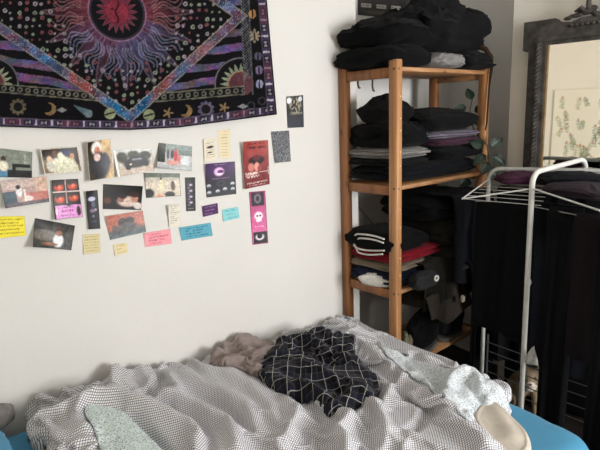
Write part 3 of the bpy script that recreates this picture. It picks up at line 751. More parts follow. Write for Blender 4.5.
# plaid shirt -------------------------------------------------------
plaid = grid_cloth('black plaid flannel', (12, 13, 16), (24, 25, 36), .5, 23, line2=[(46, .07, (76, 76, 80), (0, 1)), (23, .05, (190, 188, 180), (0, 1))])
SP = smooth_poly([bp(*q, .59) for q in [(266, 352), (272, 340), (290, 333), (312, 331), (340, 330), (355, 334), (358, 350), (366, 362), (376, 368), (375, 382), (362, 392), (345, 402), (330, 399), (310, 391), (285, 387), (266, 378), (260, 366)]], 2)
STS = [([(270, 345), (295, 338), (330, 336), (352, 338)], .030, .05), ([(262, 370), (290, 366), (325, 366), (350, 372)], .040, .045), ([(352, 340), (352, 356), (345, 364)], .022, .03), ([(352, 376), (364, 380), (372, 374)], .035, .03), ([(318, 394), (345, 394), (360, 384)], .028, .028),
       ([(276, 356), (305, 352), (345, 362)], -.03, .018), ([(338, 372), (345, 384), (335, 392)], -.022, .014), ([(268, 376), (300, 382), (322, 388)], .02, .03)]
STS = [([bp(*q, .59) for q in L], h, r) for L, h, r in STS]
def shirt_top(x, y, d, zb_):
    T = .030 + .026 * np.clip(1 - np.abs(noise(x * 9, y * 9, 6.6)) * 2.4, -.6, 1) + .012 * np.clip(1 - np.abs(noise(x * 24, y * 24, 2.6)) * 2.4, -.6, 1)
    for L, h, r in STS:
        dd, sd, tt = line_dist(x, y, L); T = T + h * np.exp(-(dd / r) ** 2)
    T = np.maximum(T, .01)
    return zb_ + .004 + T * np.sqrt(1 - (1 - np.clip(d / .035, 0, 1)) ** 2)
sh = thing('plaid_shirt', (*bp(318, 366, .6), MZ + .06), 'black flannel shirt with thin white plaid lines crumpled on the duvet', 'shirt')
def iso(c, k, sc, sd): return lambda x, y: (c + 0 * x, np.cos(3 * noise(x * sc, y * sc, sd)), np.sin(3 * noise(x * sc, y * sc, sd)), k + 0 * x)
def bbox(P, m=.02): return P[:, 0].min() - m, P[:, 0].max() + m, P[:, 1].min() - m, P[:, 1].max() + m
def shirt_seed(x, y): return (shirt_top(x, y, np.full_like(x, .1), np.zeros_like(x))) * .9
_X, _Y, _p = crumple(*bbox(SP), .0085, lambda x, y: duvet_h(x, y) + .6 * np.clip(shirt_top(x, y, poly_dist(x, y, SP)[0].clip(0), 0 * x), 0, .08), shirt_seed, iso(1.24, 1.09, 5, 2.2), steps=70, zoff=.004, ymax=1.95)
crumple_mesh('body', _X, _Y, _p, SP, plaid, sh, bot=over(.002), round_=.02)
# taupe crumpled garment -----------------------------------------------
taupe = fabric('taupe jersey', (138, 126, 122), var=.06, sheen=.1)
TP = smooth_poly([bp(*q, .575) for q in [(208, 358), (214, 347), (226, 338), (246, 336), (268, 337), (276, 342), (285, 341), (282, 350), (268, 360), (262, 370), (248, 371), (226, 366), (212, 362)]], 2)
TS = [([bp(*q, .575) for q in L], h, r) for L, h, r in [([(212, 358), (228, 342), (256, 341)], .035, .025), ([(222, 362), (250, 358), (276, 346)], .035, .022), ([(228, 354), (246, 346), (262, 348)], -.03, .014), ([(216, 350), (232, 358), (254, 366)], .02, .02), ([(240, 338), (250, 350)], .02, .014), ([(256, 372), (264, 360)], .02, .02)]]
def taupe_top(x, y, d, zb_):
    T = .022 + .018 * np.clip(1 - np.abs(noise(x * 11 + 4, y * 11, 1.6)) * 2.8, -.8, 1) + .007 * np.clip(1 - np.abs(noise(x * 26, y * 26, 8.6)) * 2.4, -.6, 1)
    for L, h, r in TS:
        dd, sd, tt = line_dist(x, y, L); T = T + h * np.exp(-(dd / r) ** 2)
    return zb_ + .003 + np.maximum(T, .008) * np.sqrt(1 - (1 - np.clip(d / .03, 0, 1)) ** 2)
def taupe_seed(x, y): return taupe_top(x, y, np.full_like(x, .1), np.zeros_like(x)) * .9
_X, _Y, _p = crumple(*bbox(TP), .0075, lambda x, y: duvet_h(x, y) + .6 * np.clip(taupe_top(x, y, poly_dist(x, y, TP)[0].clip(0), 0 * x), 0, .08), taupe_seed, iso(1.22, 1.09, 6, 5.2), steps=70, zoff=.004, bend=.06, ymax=1.95)
tag(crumple_mesh('crumpled_top', _X, _Y, _p, TP, taupe, None, bot=over(.002), round_=.02)[0], 'taupe crumpled top lying on the duvet left of the plaid shirt', 'clothes')
# cream blanket corner -------------------------------------------------
cream = fabric('cream fleece', (196, 186, 172), var=.05, sheen=.15)
CP = smooth_poly([bp(*q, .51) for q in [(470, 424), (478, 410), (492, 405), (500, 412), (512, 422), (524, 432), (531, 443), (532, 460), (505, 470), (486, 446)]], 2)
inner = lambda x, y: np.full_like(x, MZ + .009)
def cream_top(x, y, d, zb_): return zb_ + .002 + (.016 + .008 * noise(x * 9, y * 9, 3) + .014 * np.clip(1 - np.abs(noise(x * 8 + y * 6, y * 3, 2.2)) * 2.6, 0, 1)) * np.sqrt(1 - (1 - np.clip(d / .02, 0, 1)) ** 2)
def cream_top(x, y, d, zb_): return zb_ + .002 + (.020 + .006 * noise(x * 9, y * 9, 3) + .010 * np.exp(-(line_dist(x, y, [bp(488, 408, .5), bp(500, 424, .5), bp(512, 446, .5)])[0] / .03) ** 2) + .004 * np.exp(-((d - .012) / .006) ** 2)) * np.sqrt(1 - (1 - np.clip(d / .016, 0, 1)) ** 2)
tag(hfield('fleece_blanket', CP, .004, inner, cream_top, cream), 'cream fleece blanket corner peeking out under the duvet onto the blue sheet', 'blanket')
# grey pillow at the head -----------------------------------------------
tag(blob('pillow', (-.245, 1.655, MZ + .008), (.56, .44, .115), sheet, .06, 62, 1, lump=.05, dome=.55, e=.5), 'blue pillow matching the sheet at the head of the bed', 'pillow')
tag(blob('cushion', (-.11, 1.925, MZ + .008), (.36, .06, .125), fabric('grey cushion cover', (116, 112, 108)), 0, 61, 1, lump=.06, dome=.4, e=.6), 'grey cushion wedged between the blue pillow and the wall', 'cushion')

# ================================================================ WALL TAPESTRY
def to_lin(c): return lin(np.clip(c, 0, 255))
def tapestry():
    nx, ny = 430, 250
    s = np.linspace(0, 1, nx); t = np.linspace(0, 1, ny)
    S, T_ = np.meshgrid(s, t)
    x0 = -70
    # pixel frame of the hanging cloth
    bx = x0 + S * (277 - x0)
    ybot = np.interp(bx, [-70, 0, 70, 130, 180, 277], [121, 126.5, 129, 130, 127.4, 114.5])
    ytop = -62
    py = ytop + (ybot - ytop) * T_
    px = bx + (py - ybot) * .088 * S
    # positions on the wall
    d = np.stack([px - 300, 225 - py, np.full_like(px, F)], -1) @ R.T
    off = .012 + .006 * np.sin(S * 17) * T_ + .004 * noise(S * 6, T_ * 4, 2) + .012 * sstep(.93, 1, T_)
    k = (YA - off) / d[..., 1]; Pw = CAM + d * k[..., None]
    # ---------- printed pattern
    X, Y = px, py
    Cc = np.zeros(px.shape + (3,)) + np.array([17, 15, 20.])
    def put(mask, col, a=1.0):
        mk_ = np.clip(mask.astype(float) * a, 0, 1)[..., None]; Cc[:] = Cc * (1 - mk_) + np.asarray(col, float) * mk_
    def soft(v, w): return np.clip(1 - np.abs(v) / w, 0, 1)
    cx, cy = 117, 12
    dx, dy = (X - cx - .12 * (Y - 12)) / 28.5, (Y - cy) / 29.0
    r = np.hypot(dx, dy); th = np.arctan2(dy, dx)
    inner_d = np.abs(0)  # unused
    # diamond coordinates
    def ln(p, q): # signed distance to line, + below/outside
        ex, ey = q[0] - p[0], q[1] - p[1]; L = math.hypot(ex, ey); return ((X - p[0]) * ey - (Y - p[1]) * ex) / L * -1
    l1 = ln((0, 28), (130, 117)); l2 = ln((130, 117), (240, 16)); 
    l3 = -((X - 240) * (-64 - 16) - (Y - 16) * (130 - 240)) / math.hypot(80, 110)
    l1u = (X - 0) * 130 + (Y - 28) * 89
    dia = np.maximum(np.maximum(l1, l2), np.maximum(l3, -1e3)); lft = (( -X - 20) * .55 + -(Y + 10) * .8)
    inside = dia < -4.5
    # nebula flame around the central ring
    hue = np.stack([120 + 70 * np.cos(th + 2.6) + 60 * np.cos(th), 42 + 14 * np.sin(th), 62 + 46 * np.sin(th)], -1)
    hue = np.where((np.sin(th) > .3)[..., None], np.array([104, 58, 98.]) + np.stack([-40 * np.sin(2 * th) * 0 - 38 * soft(th - 1.15, .6), 22 * soft(th - 1.15, .6), 36 * soft(th - 1.15, .6)], -1), np.array([126, 40, 52.]) + 0 * hue)
    w_ = sstep(.1, .5, np.sin(th))[..., None]
    hue = np.array([124, 38, 52.]) * (1 - w_) + hue * w_
    rays = np.abs(((th * 14 / math.pi + .5 * np.sin(r * 5)) % 1) - .5) * 2
    glow = sstep(2.25, 1.15, r + .45 * rays + .25 * noise(X / 9, Y / 9, 5))
    Cc[:] = Cc + (hue - Cc) * (glow * inside)[..., None] * .85
    put((soft(((th * 26 / math.pi) % 1) - .5, .28) * sstep(2.2, 1.2, r)) * inside, (172, 110, 130), .35)
    # big straight ray points
    for a in np.arange(0, 2 * math.pi, math.pi / 8):
        da = np.abs((th - a + math.pi) % (2 * math.pi) - math.pi); wd = .13 * np.clip((2.75 - r) / 1.5, 0, 1)
        put((da < wd) & (r > 1.05) & inside, (112, 46, 62) if math.sin(a) < .3 else ((104, 58, 88) if math.cos(a) < -.1 else (84, 78, 122)), .5)
        put((np.abs(da - wd) < .012) & (r > 1.05) & (r < 2.7) & inside, (166, 130, 150), .45)
    # wavy flames
    for a in np.arange(math.pi / 16, 2 * math.pi, math.pi / 8):
        for sh_ in (-.10, -.03, .05, .12):
            da = (th - a - sh_ - .07 * np.sin(r * 7 + a * 3) + math.pi) % (2 * math.pi) - math.pi
            put((np.abs(da) * r < .03) & (r > 1.25) & (r < 2.55 - 3 * abs(sh_)) & inside, (132, 140, 182) if math.sin(a) > .2 else (170, 112, 116), .6)
    # dots on the black field
    g = 7.5; gx = np.floor(X / g); gy = np.floor(Y / g); hsh = np.sin(gx * 127.1 + gy * 311.7) * 43758.5; h1 = hsh - np.floor(hsh); h2 = np.sin(gx * 269.5 + gy * 183.3) * 43758.5; h2 = h2 - np.floor(h2)
    ddx = X - (gx + .25 + .5 * h1) * g; ddy = Y - (gy + .25 + .5 * h2) * g; rd = np.hypot(ddx, ddy)
    dotr = .3 + 1.3 * h1
    dc = np.where((h2 > .6)[..., None], np.array([176, 190, 160.]), np.where((h2 > .3)[..., None], np.array([196, 180, 196.]), np.array([170, 92, 100.])))
    mskd = ((np.abs(rd - dotr) < .75) & inside & (r > 1.75 + .5 * h2))
    Cc[:] = np.where(mskd[..., None], dc * .78, Cc)
    # central disc, ring, star face
    put((r < 1.0), (18, 20, 24)); put(soft(r - 1.0, .05), (168, 120, 160), .9); put(soft(r - .93, .03), (92, 70, 100), .8)
    rr = r; star = .42 + .30 * np.abs(((th * 9 / math.pi) % 1) - .5) * 2
    put(rr < star, (120, 40, 62)); put((np.abs(rr - star) < .035), (150, 86, 110), .6); put(rr < .42, (148, 42, 62)); put(soft(rr - .42, .03), (110, 30, 50))
    put((np.abs(X - cx - 1.5 * np.sin(Y * .4)) < 1) & (rr < .4), (70, 24, 38)); put((np.hypot((X - cx + 5) / 2.4, Y - cy + 3) < 1), (70, 24, 38), .8)
    # galaxy band of the diamond
    band = (np.abs(dia) < 4.5)
    nb = fbm(X / 14, Y / 14, 1.7); nb2 = fbm(X / 9 + 9, Y / 9, 4.7)
    warm = np.exp(-((X - 82) / 18) ** 2) + np.exp(-((X - 160) / 10) ** 2) + .8 * np.exp(-((X - 203) / 14) ** 2)
    bc = np.array([78, 72, 116.]) + np.stack([60 * nb + 66 * warm, 40 * nb2 - 2 * warm + 8, 60 * nb2 - 40 * warm], -1)
    bluew = np.exp(-((X - 45) / 16) ** 2) + np.exp(-((X - 145) / 8) ** 2) + np.exp(-((X - 112) / 10) ** 2)
    bc = bc + np.stack([-36 * bluew, 14 * bluew, 36 * bluew], -1)
    Cc[:] = np.where(band[..., None], bc, Cc)
    stars = (np.sin(X * 12.9 + Y * 78.2) * 43758.5 % 1 > .93) & band; put(stars, (210, 200, 226), .7)
    put((np.abs(np.abs(dia) - 4.6) < .55), (176, 170, 150), .7)
    # outer region
    outer = dia > 4.8
    xr = 241 + .04 * Y      # inner frame right edge
    yb = np.interp(X, [-70, 0, 90, 130, 170, 240], [80, 84, 92, 95, 92.5, 86.5])
    tri = outer & (X < xr) & (Y < yb)
    stp = ((Y - .15 * np.abs(X - 128) * -1 + 3 * noise(X / 30, Y / 10, 3)) % 15) < 7.5
    neb = np.array([92, 80, 122.]) + np.stack([60 * fbm(X / 16, Y / 7, 8) + 40 * np.exp(-((Y - 75) / 6) ** 2), 30 * fbm(X / 16, Y / 7, 3), 50 * fbm(X / 20, Y / 9, 6)], -1)
    Cc[:] = np.where((tri & stp)[..., None], neb, Cc)
    for (qx, qy) in ((241, 84), (-8, 84)):
        q = np.hypot(X - qx, Y - qy); qa = np.arctan2(Y - qy, X - qx)
        reg = (X < xr) & (Y < yb) if qx > 100 else (X > qx) & (Y < yb)
        put((q < 27) & reg & outer, (18, 17, 22)); put(soft(q - 26, 1.1) * reg, (170, 168, 176), .8)
        sp_ = 12 + 9 * (np.abs(((qa * 10 / math.pi) % 1) - .5) * 2) ** 1
        put((q < sp_) & reg, (148, 158, 120)); put((q < sp_ - 3) & reg, (120, 132, 150), .7); put((q < 12.5) & (Y < yb + 8), (98, 54, 62)); put(soft(q - 12.5, 1) * reg, (196, 130, 66), .8)
    # beaded strip
    st_ = (Y > yb) & (Y < yb + 8) & (X < xr) & (dia > 4.8); put(st_, (20, 19, 22)); put(((np.abs(Y - yb) < .6) | (np.abs(Y - yb - 8) < .6)) & (X < xr) & (dia > 4.8), (150, 146, 120), .75)
    bxm = (X % 8) - 4; bead = np.abs(np.hypot(bxm, Y - yb - 4) - 2); put((bead < .7) & st_, (150, 150, 130), .7)
    # right dotted strip
    rs = (X > xr) & (X < xr + 8) & (Y < yb - 8); put((np.sin(X * 2.2) * np.sin(Y * 2.2) > .2) & rs, (140, 142, 150), .75); put(((np.abs(X - xr) < .6) | (np.abs(X - xr - 8) < .6)) & (Y < yb + 8), (120, 120, 126), .6)
    # symbols
    yc = np.interp(X, [-70, 20, 110, 150, 185, 225, 250], [100, 107, 113.5, 114, 111, 106.5, 104])
    for i, (sx, kind) in enumerate([(-55, 'sun'), (-30, 'moon'), (-8, 'leaf'), (18, 'sun'), (50, 'moon'), (62, 'leaf'), (85, 'comet'), (110, 'planet'), (149, 'planet'), (168, 'star'), (186, 'moon'), (206, 'flower'), (224, 'star'), (243, 'leaf'), (251, 'dot'), (262, 'dot2')]):
        sy = float(np.interp(sx, [-70, 20, 110, 150, 185, 225, 250, 262], [100, 107, 113.5, 115, 111, 107.5, 106, 101])); q = np.hypot(X - sx, Y - sy); qa = np.arctan2(Y - sy, X - sx)
        if kind in ('sun', 'flower'):
            put(q < 6 + 2.5 * np.abs(np.sin(qa * 5)), (104, 92, 72) if kind == 'sun' else (92, 82, 120)); put(q < 5, (26, 24, 28)); put(soft(q - 5, .8), (150, 138, 110), .6)
        elif kind == 'moon': put((q < 6.2) & (np.hypot(X - sx + 3, Y - sy + 1.5) > 5), (150, 116, 70))
        elif kind == 'comet':
            u = (X - sx) * .86 + (Y - sy) * .5; v = -(X - sx) * .5 + (Y - sy) * .86; put((np.abs(v) < 3.2 * np.clip((u + 14) / 14, 0, 1)) & (u > -14) & (u < 4), (84, 112, 128)); put(np.hypot(u - 4, v) < 4, (110, 132, 140))
        elif kind == 'planet': put(q < 5.4, (150, 160, 118)); put((np.abs(Y - sy + (X - sx) * .3) < .9) & (q < 6), (44, 48, 40)); put(soft(q - 5.4, .7), (196, 196, 160), .6)
        elif kind == 'star': put(q < 1.5 + 4 * np.abs(np.cos(qa * 2.5)) ** 3, (150, 118, 84))
        elif kind == 'leaf': put((np.abs(Y - sy) + .5 * np.abs(X - sx) < 2.6), (170, 172, 178), .8)
        else: put(soft(q - 3.5, 1), (104, 100, 116), .7)
    for i, (sx, sy, kc) in enumerate([(252.5, 14, (200, 140, 70)), (254.5, 36, (170, 150, 120)), (258, 56, (96, 92, 118)), (259, 70, (130, 110, 150)), (259.5, 84, (170, 170, 210)), (251.5, -8, (150, 150, 180)), (250, -30, (180, 140, 100))]):
        q = np.hypot((X - sx) * 1.25, Y - sy); qa = np.arctan2(Y - sy, X - sx)
        put(q < (4.5 if i != 1 else 3 + 4 * np.abs(np.cos(qa * 4))), kc, .9); put((np.abs(X - sx) < .7) & (q < 5), (24, 20, 24))
    # chain border
    eb = ybot - py; er = (277 + (py - 114.5) * .088) - px
    for e, along in ((eb, X), (er, Y)):
        zone = (e > 2) & (e < 8.5) & (eb > 2) & (er > 2); ph = (along % 16) / 16
        put(zone, (44, 36, 58)); put(zone & (ph < .5), np.array([70, 54, 92]), .9); put(zone & (ph < .5) & (np.abs(ph - .25) < .06), (196, 190, 206)); put(zone & (np.abs(ph - .75) < .16) & (np.abs(e - 5.2) < 2 * np.abs(ph - .75) / .16), (176, 172, 182), .85)
        put(zone & (np.sin(along / 9.0) > .5), (120, 52, 70), .5); put(((np.abs(e - 1.9) < .45) | (np.abs(e - 8.7) < .45)) & (eb > 1.4) & (er > 1.4), (104, 96, 124), .7)
    Cc[:] = Cc * (1 + .10 * noise(X / 3, Y / 3, 1)[..., None])
    gy_ = Cc.mean(-1, keepdims=True); Cc = gy_ + (Cc - gy_) * .80; Cc = Cc * (1 + .22 * noise(X / 2.2, Y / 2.2, 3)[..., None] + .15 * noise(X / 12, Y / 12, 8)[..., None]); col = to_lin(Cc * .84 - 3)
    V1 = Pw.reshape(-1, 3); V2 = V1 + np.array([0, .0025, 0]); n = len(V1)
    q = grid_faces(nx, ny)
    e = np.concatenate([np.arange(nx), np.arange(nx, nx * ny, nx) + nx - 1, np.arange(nx * ny - 2, nx * (ny - 1) - 1, -1), np.arange(nx * (ny - 2), 0, -nx)])
    e2 = np.roll(e, -1); side = np.column_stack([e, e + n, e2 + n, e2])
    c = np.concatenate([col.reshape(-1, 3)] * 2)
    o = mk('wall_tapestry', np.concatenate([V1, V2]), np.concatenate([q[:, ::-1], q + n, side]), attr_mat('printed tapestry cotton', rough=.85, spec=.1, bump=.3, bscale=500), cols=c)
    tag(o, 'black celestial tapestry with a red central sun hung on the long wall', 'tapestry')
tapestry()

# ================================================================ PHOTOS AND NOTES ON THE WALL
class Canvas:
    def __init__(s, w, h, base, na=8, seed=0):
        s.w, s.h = w, h; s.x, s.y = np.meshgrid((np.arange(w) + .5) / w, (np.arange(h) + .5) / h); s.c = np.zeros((h, w, 3)) + np.array(base, float)
        s.seed = seed; s.c += na * noise(s.x * 5 + seed, s.y * 5, seed)[..., None]
    def m(s, k, col, a=1.0): k = np.clip(np.asarray(k, float) * a, 0, 1)[..., None]; s.c = s.c * (1 - k) + np.array(col, float) * k; return s
    def r(s, x0, y0, x1, y1, col, a=1): return s.m((s.x >= x0) & (s.x <= x1) & (s.y >= y0) & (s.y <= y1), col, a)
    def e(s, cx, cy, rx, ry, col, a=1, soft=.25): q = np.hypot((s.x - cx) / rx, (s.y - cy) / ry); return s.m(1 - sstep(1 - soft, 1 + soft, q), col, a)
    def g(s, c1, c2, y0=0, y1=1): k = sstep(y0, y1, s.y)[..., None]; s.c = s.c * 0 + np.array(c1, float) * (1 - k) + np.array(c2, float) * k; return s
    def n(s, amp, f=6, sd=1): s.c = s.c + amp * fbm(s.x * f + sd, s.y * f, sd * 1.7)[..., None]; return s
    def text(s, y, x0, x1, h, col, a=.8, f=30, sd=1):
        k = (np.abs(s.y - y) < h) & (s.x > x0) & (s.x < x1) & (noise(s.x * f + sd * 9, np.floor(s.y / max(h, 1e-3)) * 3.1 + sd, sd) > -.08); return s.m(k, col, a)
    def grain(s): s.c = s.c * (1 + .16 * noise(s.x * 17 + s.seed, s.y * 13, 3.1)[..., None] + .10 * noise(s.x * 34, s.y * 26 + s.seed, 7.1)[..., None]); return s
    def border(s, t, col): return s.m((s.x < t) | (s.x > 1 - t) | (s.y < t * s.w / s.h) | (s.y > 1 - t * s.w / s.h), col)
PAP = attr_mat('printed paper', rough=.42, spec=.4); MATT = attr_mat('uncoated paper', rough=.8, spec=.2)
def sheet_on_wall(name, q, cv, label, cat, group, curl=(.0, .0, .0, .0), glossy=True, Y=YA):
    """q: TL,TR,BR,BL ; curl: lift of each corner off the wall in metres"""
    if group == GP: cv.seed = len(bpy.data.objects); cv.grain()
    P = [on_y(a, b_, Y) for a, b_ in q]; w, h = cv.w, cv.h
    s, t = np.meshgrid(np.linspace(0, 1, w), np.linspace(0, 1, h)); S = s[..., None]; T = t[..., None]
    V = (P[0] * (1 - S) + P[1] * S) * (1 - T) + (P[3] * (1 - S) + P[2] * S) * T
    curl = [1.6 * k for k in curl]; lift = .0012 + curl[0] * ((1 - s) * (1 - t)) ** 1.6 + curl[1] * (s * (1 - t)) ** 1.6 + curl[2] * (s * t) ** 1.6 + curl[3] * ((1 - s) * t) ** 1.6
    V[..., 1] = Y - lift; V1 = V.reshape(-1, 3); V2 = V1 + np.array([0, .0008, 0]); n = w * h; f = grid_faces(w, h)
    e = np.concatenate([np.arange(w), np.arange(w, w * h, w) + w - 1, np.arange(w * h - 2, w * (h - 1) - 1, -1), np.arange(w * (h - 2), 0, -w)]); e2 = np.roll(e, -1)
    c = to_lin((cv.c - 128) * 1.15 + 122 if group == GP else cv.c).reshape(-1, 3); c2 = np.zeros_like(c) + lin((225, 222, 214))
    o = mk(name, np.concatenate([V1, V2]), np.concatenate([f[:, ::-1], f + n, np.column_stack([e, e + n, e2 + n, e2])]), PAP if glossy else MATT, cols=np.concatenate([c, c2]))
    return tag(o, label, cat, group)
GP = 'photo prints on the wall'; GN = 'tickets and notes on the wall'
skin = (176, 128, 104)
# 1 child in a grey room
c = Canvas(64, 40, (132, 138, 128)).r(0, .72, 1, 1, (44, 46, 48)).r(.55, .5, .95, .62, (30, 30, 34)).r(.55, .62, .62, .9, (28, 28, 30)).e(.36, .36, .055, .1, (70, 48, 40)).e(.36, .62, .1, .2, (222, 216, 200)).r(.27, .78, .44, .98, (96, 138, 170)).r(.82, .1, .86, .5, (160, 164, 156)).n(10)
sheet_on_wall('photo_print', [(-14, 146.5), (32, 152), (31.4, 177.4), (-12, 177)], c, 'photo of a small child in white sitting in a grey-green room, top left', 'photo', GP, (0, .004, .008, 0))
c = Canvas(64, 42, (120, 104, 84)).r(0, 0, 1, .45, (62, 52, 46)).e(.52, .62, .34, .26, (214, 212, 186)).r(.25, .6, .9, .97, (198, 196, 172)).e(.52, .34, .1, .16, (226, 222, 200)).e(.2, .42, .07, .13, (206, 172, 140)).e(.2, .7, .1, .22, (190, 186, 176)).e(.8, .36, .06, .1, (196, 150, 120)).e(.65, .2, .1, .14, (46, 50, 92)).e(.35, .22, .07, .12, (120, 84, 66)).e(.92, .5, .06, .2, (70, 40, 36)).n(16, 9).border(.03, (214, 206, 190))
sheet_on_wall('photo_print', [(39, 149), (77.6, 146), (82, 171.6), (43.5, 174)], c, 'photo of people gathered around a pale cake table', 'photo', GP, (.016, 0, .003, .018))
c = Canvas(44, 62, (150, 128, 98)).r(.0, .0, .35, 1, (66, 56, 44)).r(.62, 0, 1, 1, (206, 176, 130)).e(.85, .5, .16, .3, (176, 150, 116)).e(.4, .2, .22, .18, (232, 230, 226)).e(.42, .27, .12, .11, (196, 132, 112)).e(.46, .66, .36, .34, (36, 38, 46)).e(.4, .43, .14, .1, (222, 196, 188)).e(.7, .55, .2, .2, (58, 60, 72)).n(12).border(.025, (228, 222, 210))
sheet_on_wall('photo_print', [(85, 142), (110, 138.5), (114, 177), (88, 180.5)], c, 'upright photo of a person in a white headscarf and dark dress', 'photo', GP, (.02, 0, .004, .02))
c = Canvas(64, 42, (178, 152, 146)).r(0, 0, 1, .35, (196, 178, 172)).r(0, .42, .3, 1, (76, 94, 104)).r(.5, .55, 1, .9, (190, 128, 120)).e(.36, .45, .07, .2, (224, 220, 220)).e(.35, .3, .05, .08, (60, 52, 54)).r(.45, .4, .5, .85, (222, 214, 208)).r(.72, 0, 1, .55, (206, 178, 162)).e(.55, .75, .1, .1, (226, 214, 210)).r(0, .85, 1, 1, (108, 100, 106)).n(14)
sheet_on_wall('photo_print', [(0, 181), (46, 176), (49, 201.5), (4.5, 207.5)], c, 'washed-out pinkish street photo below the grey room photo', 'photo', GP, (.006, .004, .004, .016))
c = Canvas(50, 70, (36, 24, 26))
for (ax, ay) in ((.25, .17), (.75, .15), (.25, .47), (.75, .45)): c.e(ax, ay + .03, .18, .1, (190, 74, 46)).e(ax - .02, ay - .05, .12, .06, (58, 30, 28)).e(ax + .03, ay + .02, .07, .05, (222, 120, 84))
c.r(.0, .30, 1, .325, (220, 200, 196)).r(.49, 0, .51, .62, (180, 150, 144)).r(.06, .66, .97, .985, (216, 150, 206)).text(.80, .25, .72, .035, (150, 40, 130), .9, 24).text(.72, .3, .7, .015, (120, 60, 120)).text(.91, .2, .75, .015, (120, 60, 120)).e(.55, .66, .08, .03, (40, 30, 40)).e(.88, .82, .07, .12, (70, 56, 60)).e(.1, .8, .05, .08, (226, 200, 220)).n(8)
sheet_on_wall('photo_booth_strip', [(51, 180), (78, 178.8), (82, 216.5), (54, 218.8)], c, 'four-picture red photo booth print with a pink caption panel', 'photo', GP, (.006, 0, .008, .014))
c = Canvas(24, 60, (14, 16, 26), 4).e(.45, .22, .3, .06, (196, 196, 222)).e(.5, .36, .1, .08, (90, 92, 116)).e(.62, .36, .08, .08, (84, 88, 110)).e(.45, .52, .2, .05, (120, 104, 128)).e(.7, .5, .12, .04, (150, 132, 150)).e(.5, .66, .1, .03, (110, 110, 140)).text(.8, .3, .7, .02, (80, 84, 110))
sheet_on_wall('ticket_strip', [(85, 191), (97.5, 190), (100.3, 228.6), (88, 229)], c, 'tall black strip with pale lettering below the headscarf photo', 'ticket', GN, (.008, 0, 0, .006))
c = Canvas(48, 30, (236, 222, 74), 5)
for i, yy in enumerate((.16, .32, .48, .64, .8)): c.text(yy, .32, .94 - .1 * (i % 2), .035, (150, 128, 40), .75, 40, i + 1)
sheet_on_wall('sticky_note', [(-14, 216.5), (24.5, 216), (25.6, 235), (-12, 239)], c, 'yellow note with handwritten lines at the left edge', 'note', GN, (0, 0, .008, .004), False)
c = Canvas(64, 46, (74, 74, 72)).r(0, 0, .45, .35, (30, 28, 28)).e(.3, .55, .3, .2, (116, 112, 104)).e(.62, .26, .06, .1, (96, 66, 54)).e(.63, .68, .13, .26, (226, 228, 232)).e(.63, .42, .09, .1, (150, 112, 92)).e(.42, .84, .2, .06, (150, 110, 90)).r(.8, .1, .84, .9, (40, 40, 40)).e(.9, .5, .12, .4, (92, 92, 90)).n(14).border(.02, (40, 40, 40))
sheet_on_wall('photo_print', [(35, 218), (74.6, 225.4), (71, 250), (31, 244.5)], c, 'tilted dark photo of a seated person in a white dress', 'photo', GP, (0, .004, .003, .03))
c = Canvas(32, 34, (214, 202, 158), 6)
for i in range(6): c.text(.15 + .14 * i, .1, .9, .03, (170, 156, 116), .8, 30, i + 3)
sheet_on_wall('receipt', [(82.5, 234.6), (99.5, 233.6), (100, 252), (83.6, 254)], c, 'small beige receipt right of the tilted white-dress photo', 'note', GN, (0, 0, .004, .003), False)
c = Canvas(64, 44, (196, 190, 182)).r(0, 0, 1, .3, (206, 208, 208)).e(.2, .3, .14, .2, (62, 66, 54)).e(.5, .24, .16, .16, (70, 74, 60)).e(.8, .3, .16, .18, (66, 70, 58)).r(0, .66, 1, 1, (190, 176, 164)).e(.55, .55, .34, .2, (38, 38, 44)).e(.58, .42, .2, .12, (54, 56, 64)).r(.45, .38, .7, .46, (130, 136, 140)).e(.32, .7, .07, .1, (24, 24, 26)).e(.8, .66, .07, .1, (24, 24, 26)).e(.4, .6, .04, .03, (210, 206, 190)).n(12)
c.r(0, 0, .06, 1, (236, 232, 224))
sheet_on_wall('photo_print', [(113, 150.5), (151, 148), (154, 170), (116.5, 176.6)], c, 'photo of a dark car parked in front of trees', 'photo', GP, (0, 0, .004, .012))
c = Canvas(64, 44, (176, 178, 180)).r(0, 0, 1, .32, (136, 148, 146)).r(0, .0, .22, .75, (52, 58, 52)).e(.42, .4, .05, .16, (66, 60, 68)).e(.52, .45, .06, .26, (180, 60, 70)).e(.62, .55, .05, .2, (196, 120, 112)).e(.3, .42, .04, .2, (88, 84, 92)).e(.52, .22, .03, .06, (150, 110, 90)).e(.45, .74, .18, .1, (200, 150, 140)).e(.8, .6, .12, .2, (206, 210, 214)).r(.6, .2, 1, .4, (108, 120, 116)).n(18, 9)
sheet_on_wall('photo_print', [(158.6, 142.8), (192, 146.5), (190.7, 170.5), (155, 167.3)], c, 'photo of children in red playing in front of trees', 'photo', GP, (0, 0, .006, .016))
c = Canvas(60, 42, (202, 192, 176)).r(0, 0, 1, .18, (108, 116, 104)).r(0, .18, 1, .3, (186, 180, 168)).e(.45, .5, .05, .26, (222, 214, 180)).e(.45, .24, .03, .05, (70, 54, 44)).e(.78, .55, .06, .2, (96, 70, 60)).e(.78, .4, .03, .06, (60, 44, 38)).e(.1, .82, .14, .18, (40, 36, 36)).e(.68, .9, .14, .12, (38, 34, 34)).e(.4, .92, .12, .07, (206, 160, 136)).n(12)
c.border(.02, (60, 56, 52))
sheet_on_wall('photo_print', [(144, 172.8), (179.6, 173.5), (180, 195.3), (146, 198)], c, 'photo of three children standing on pale sand', 'photo', GP, (.004, 0, .006, 0))
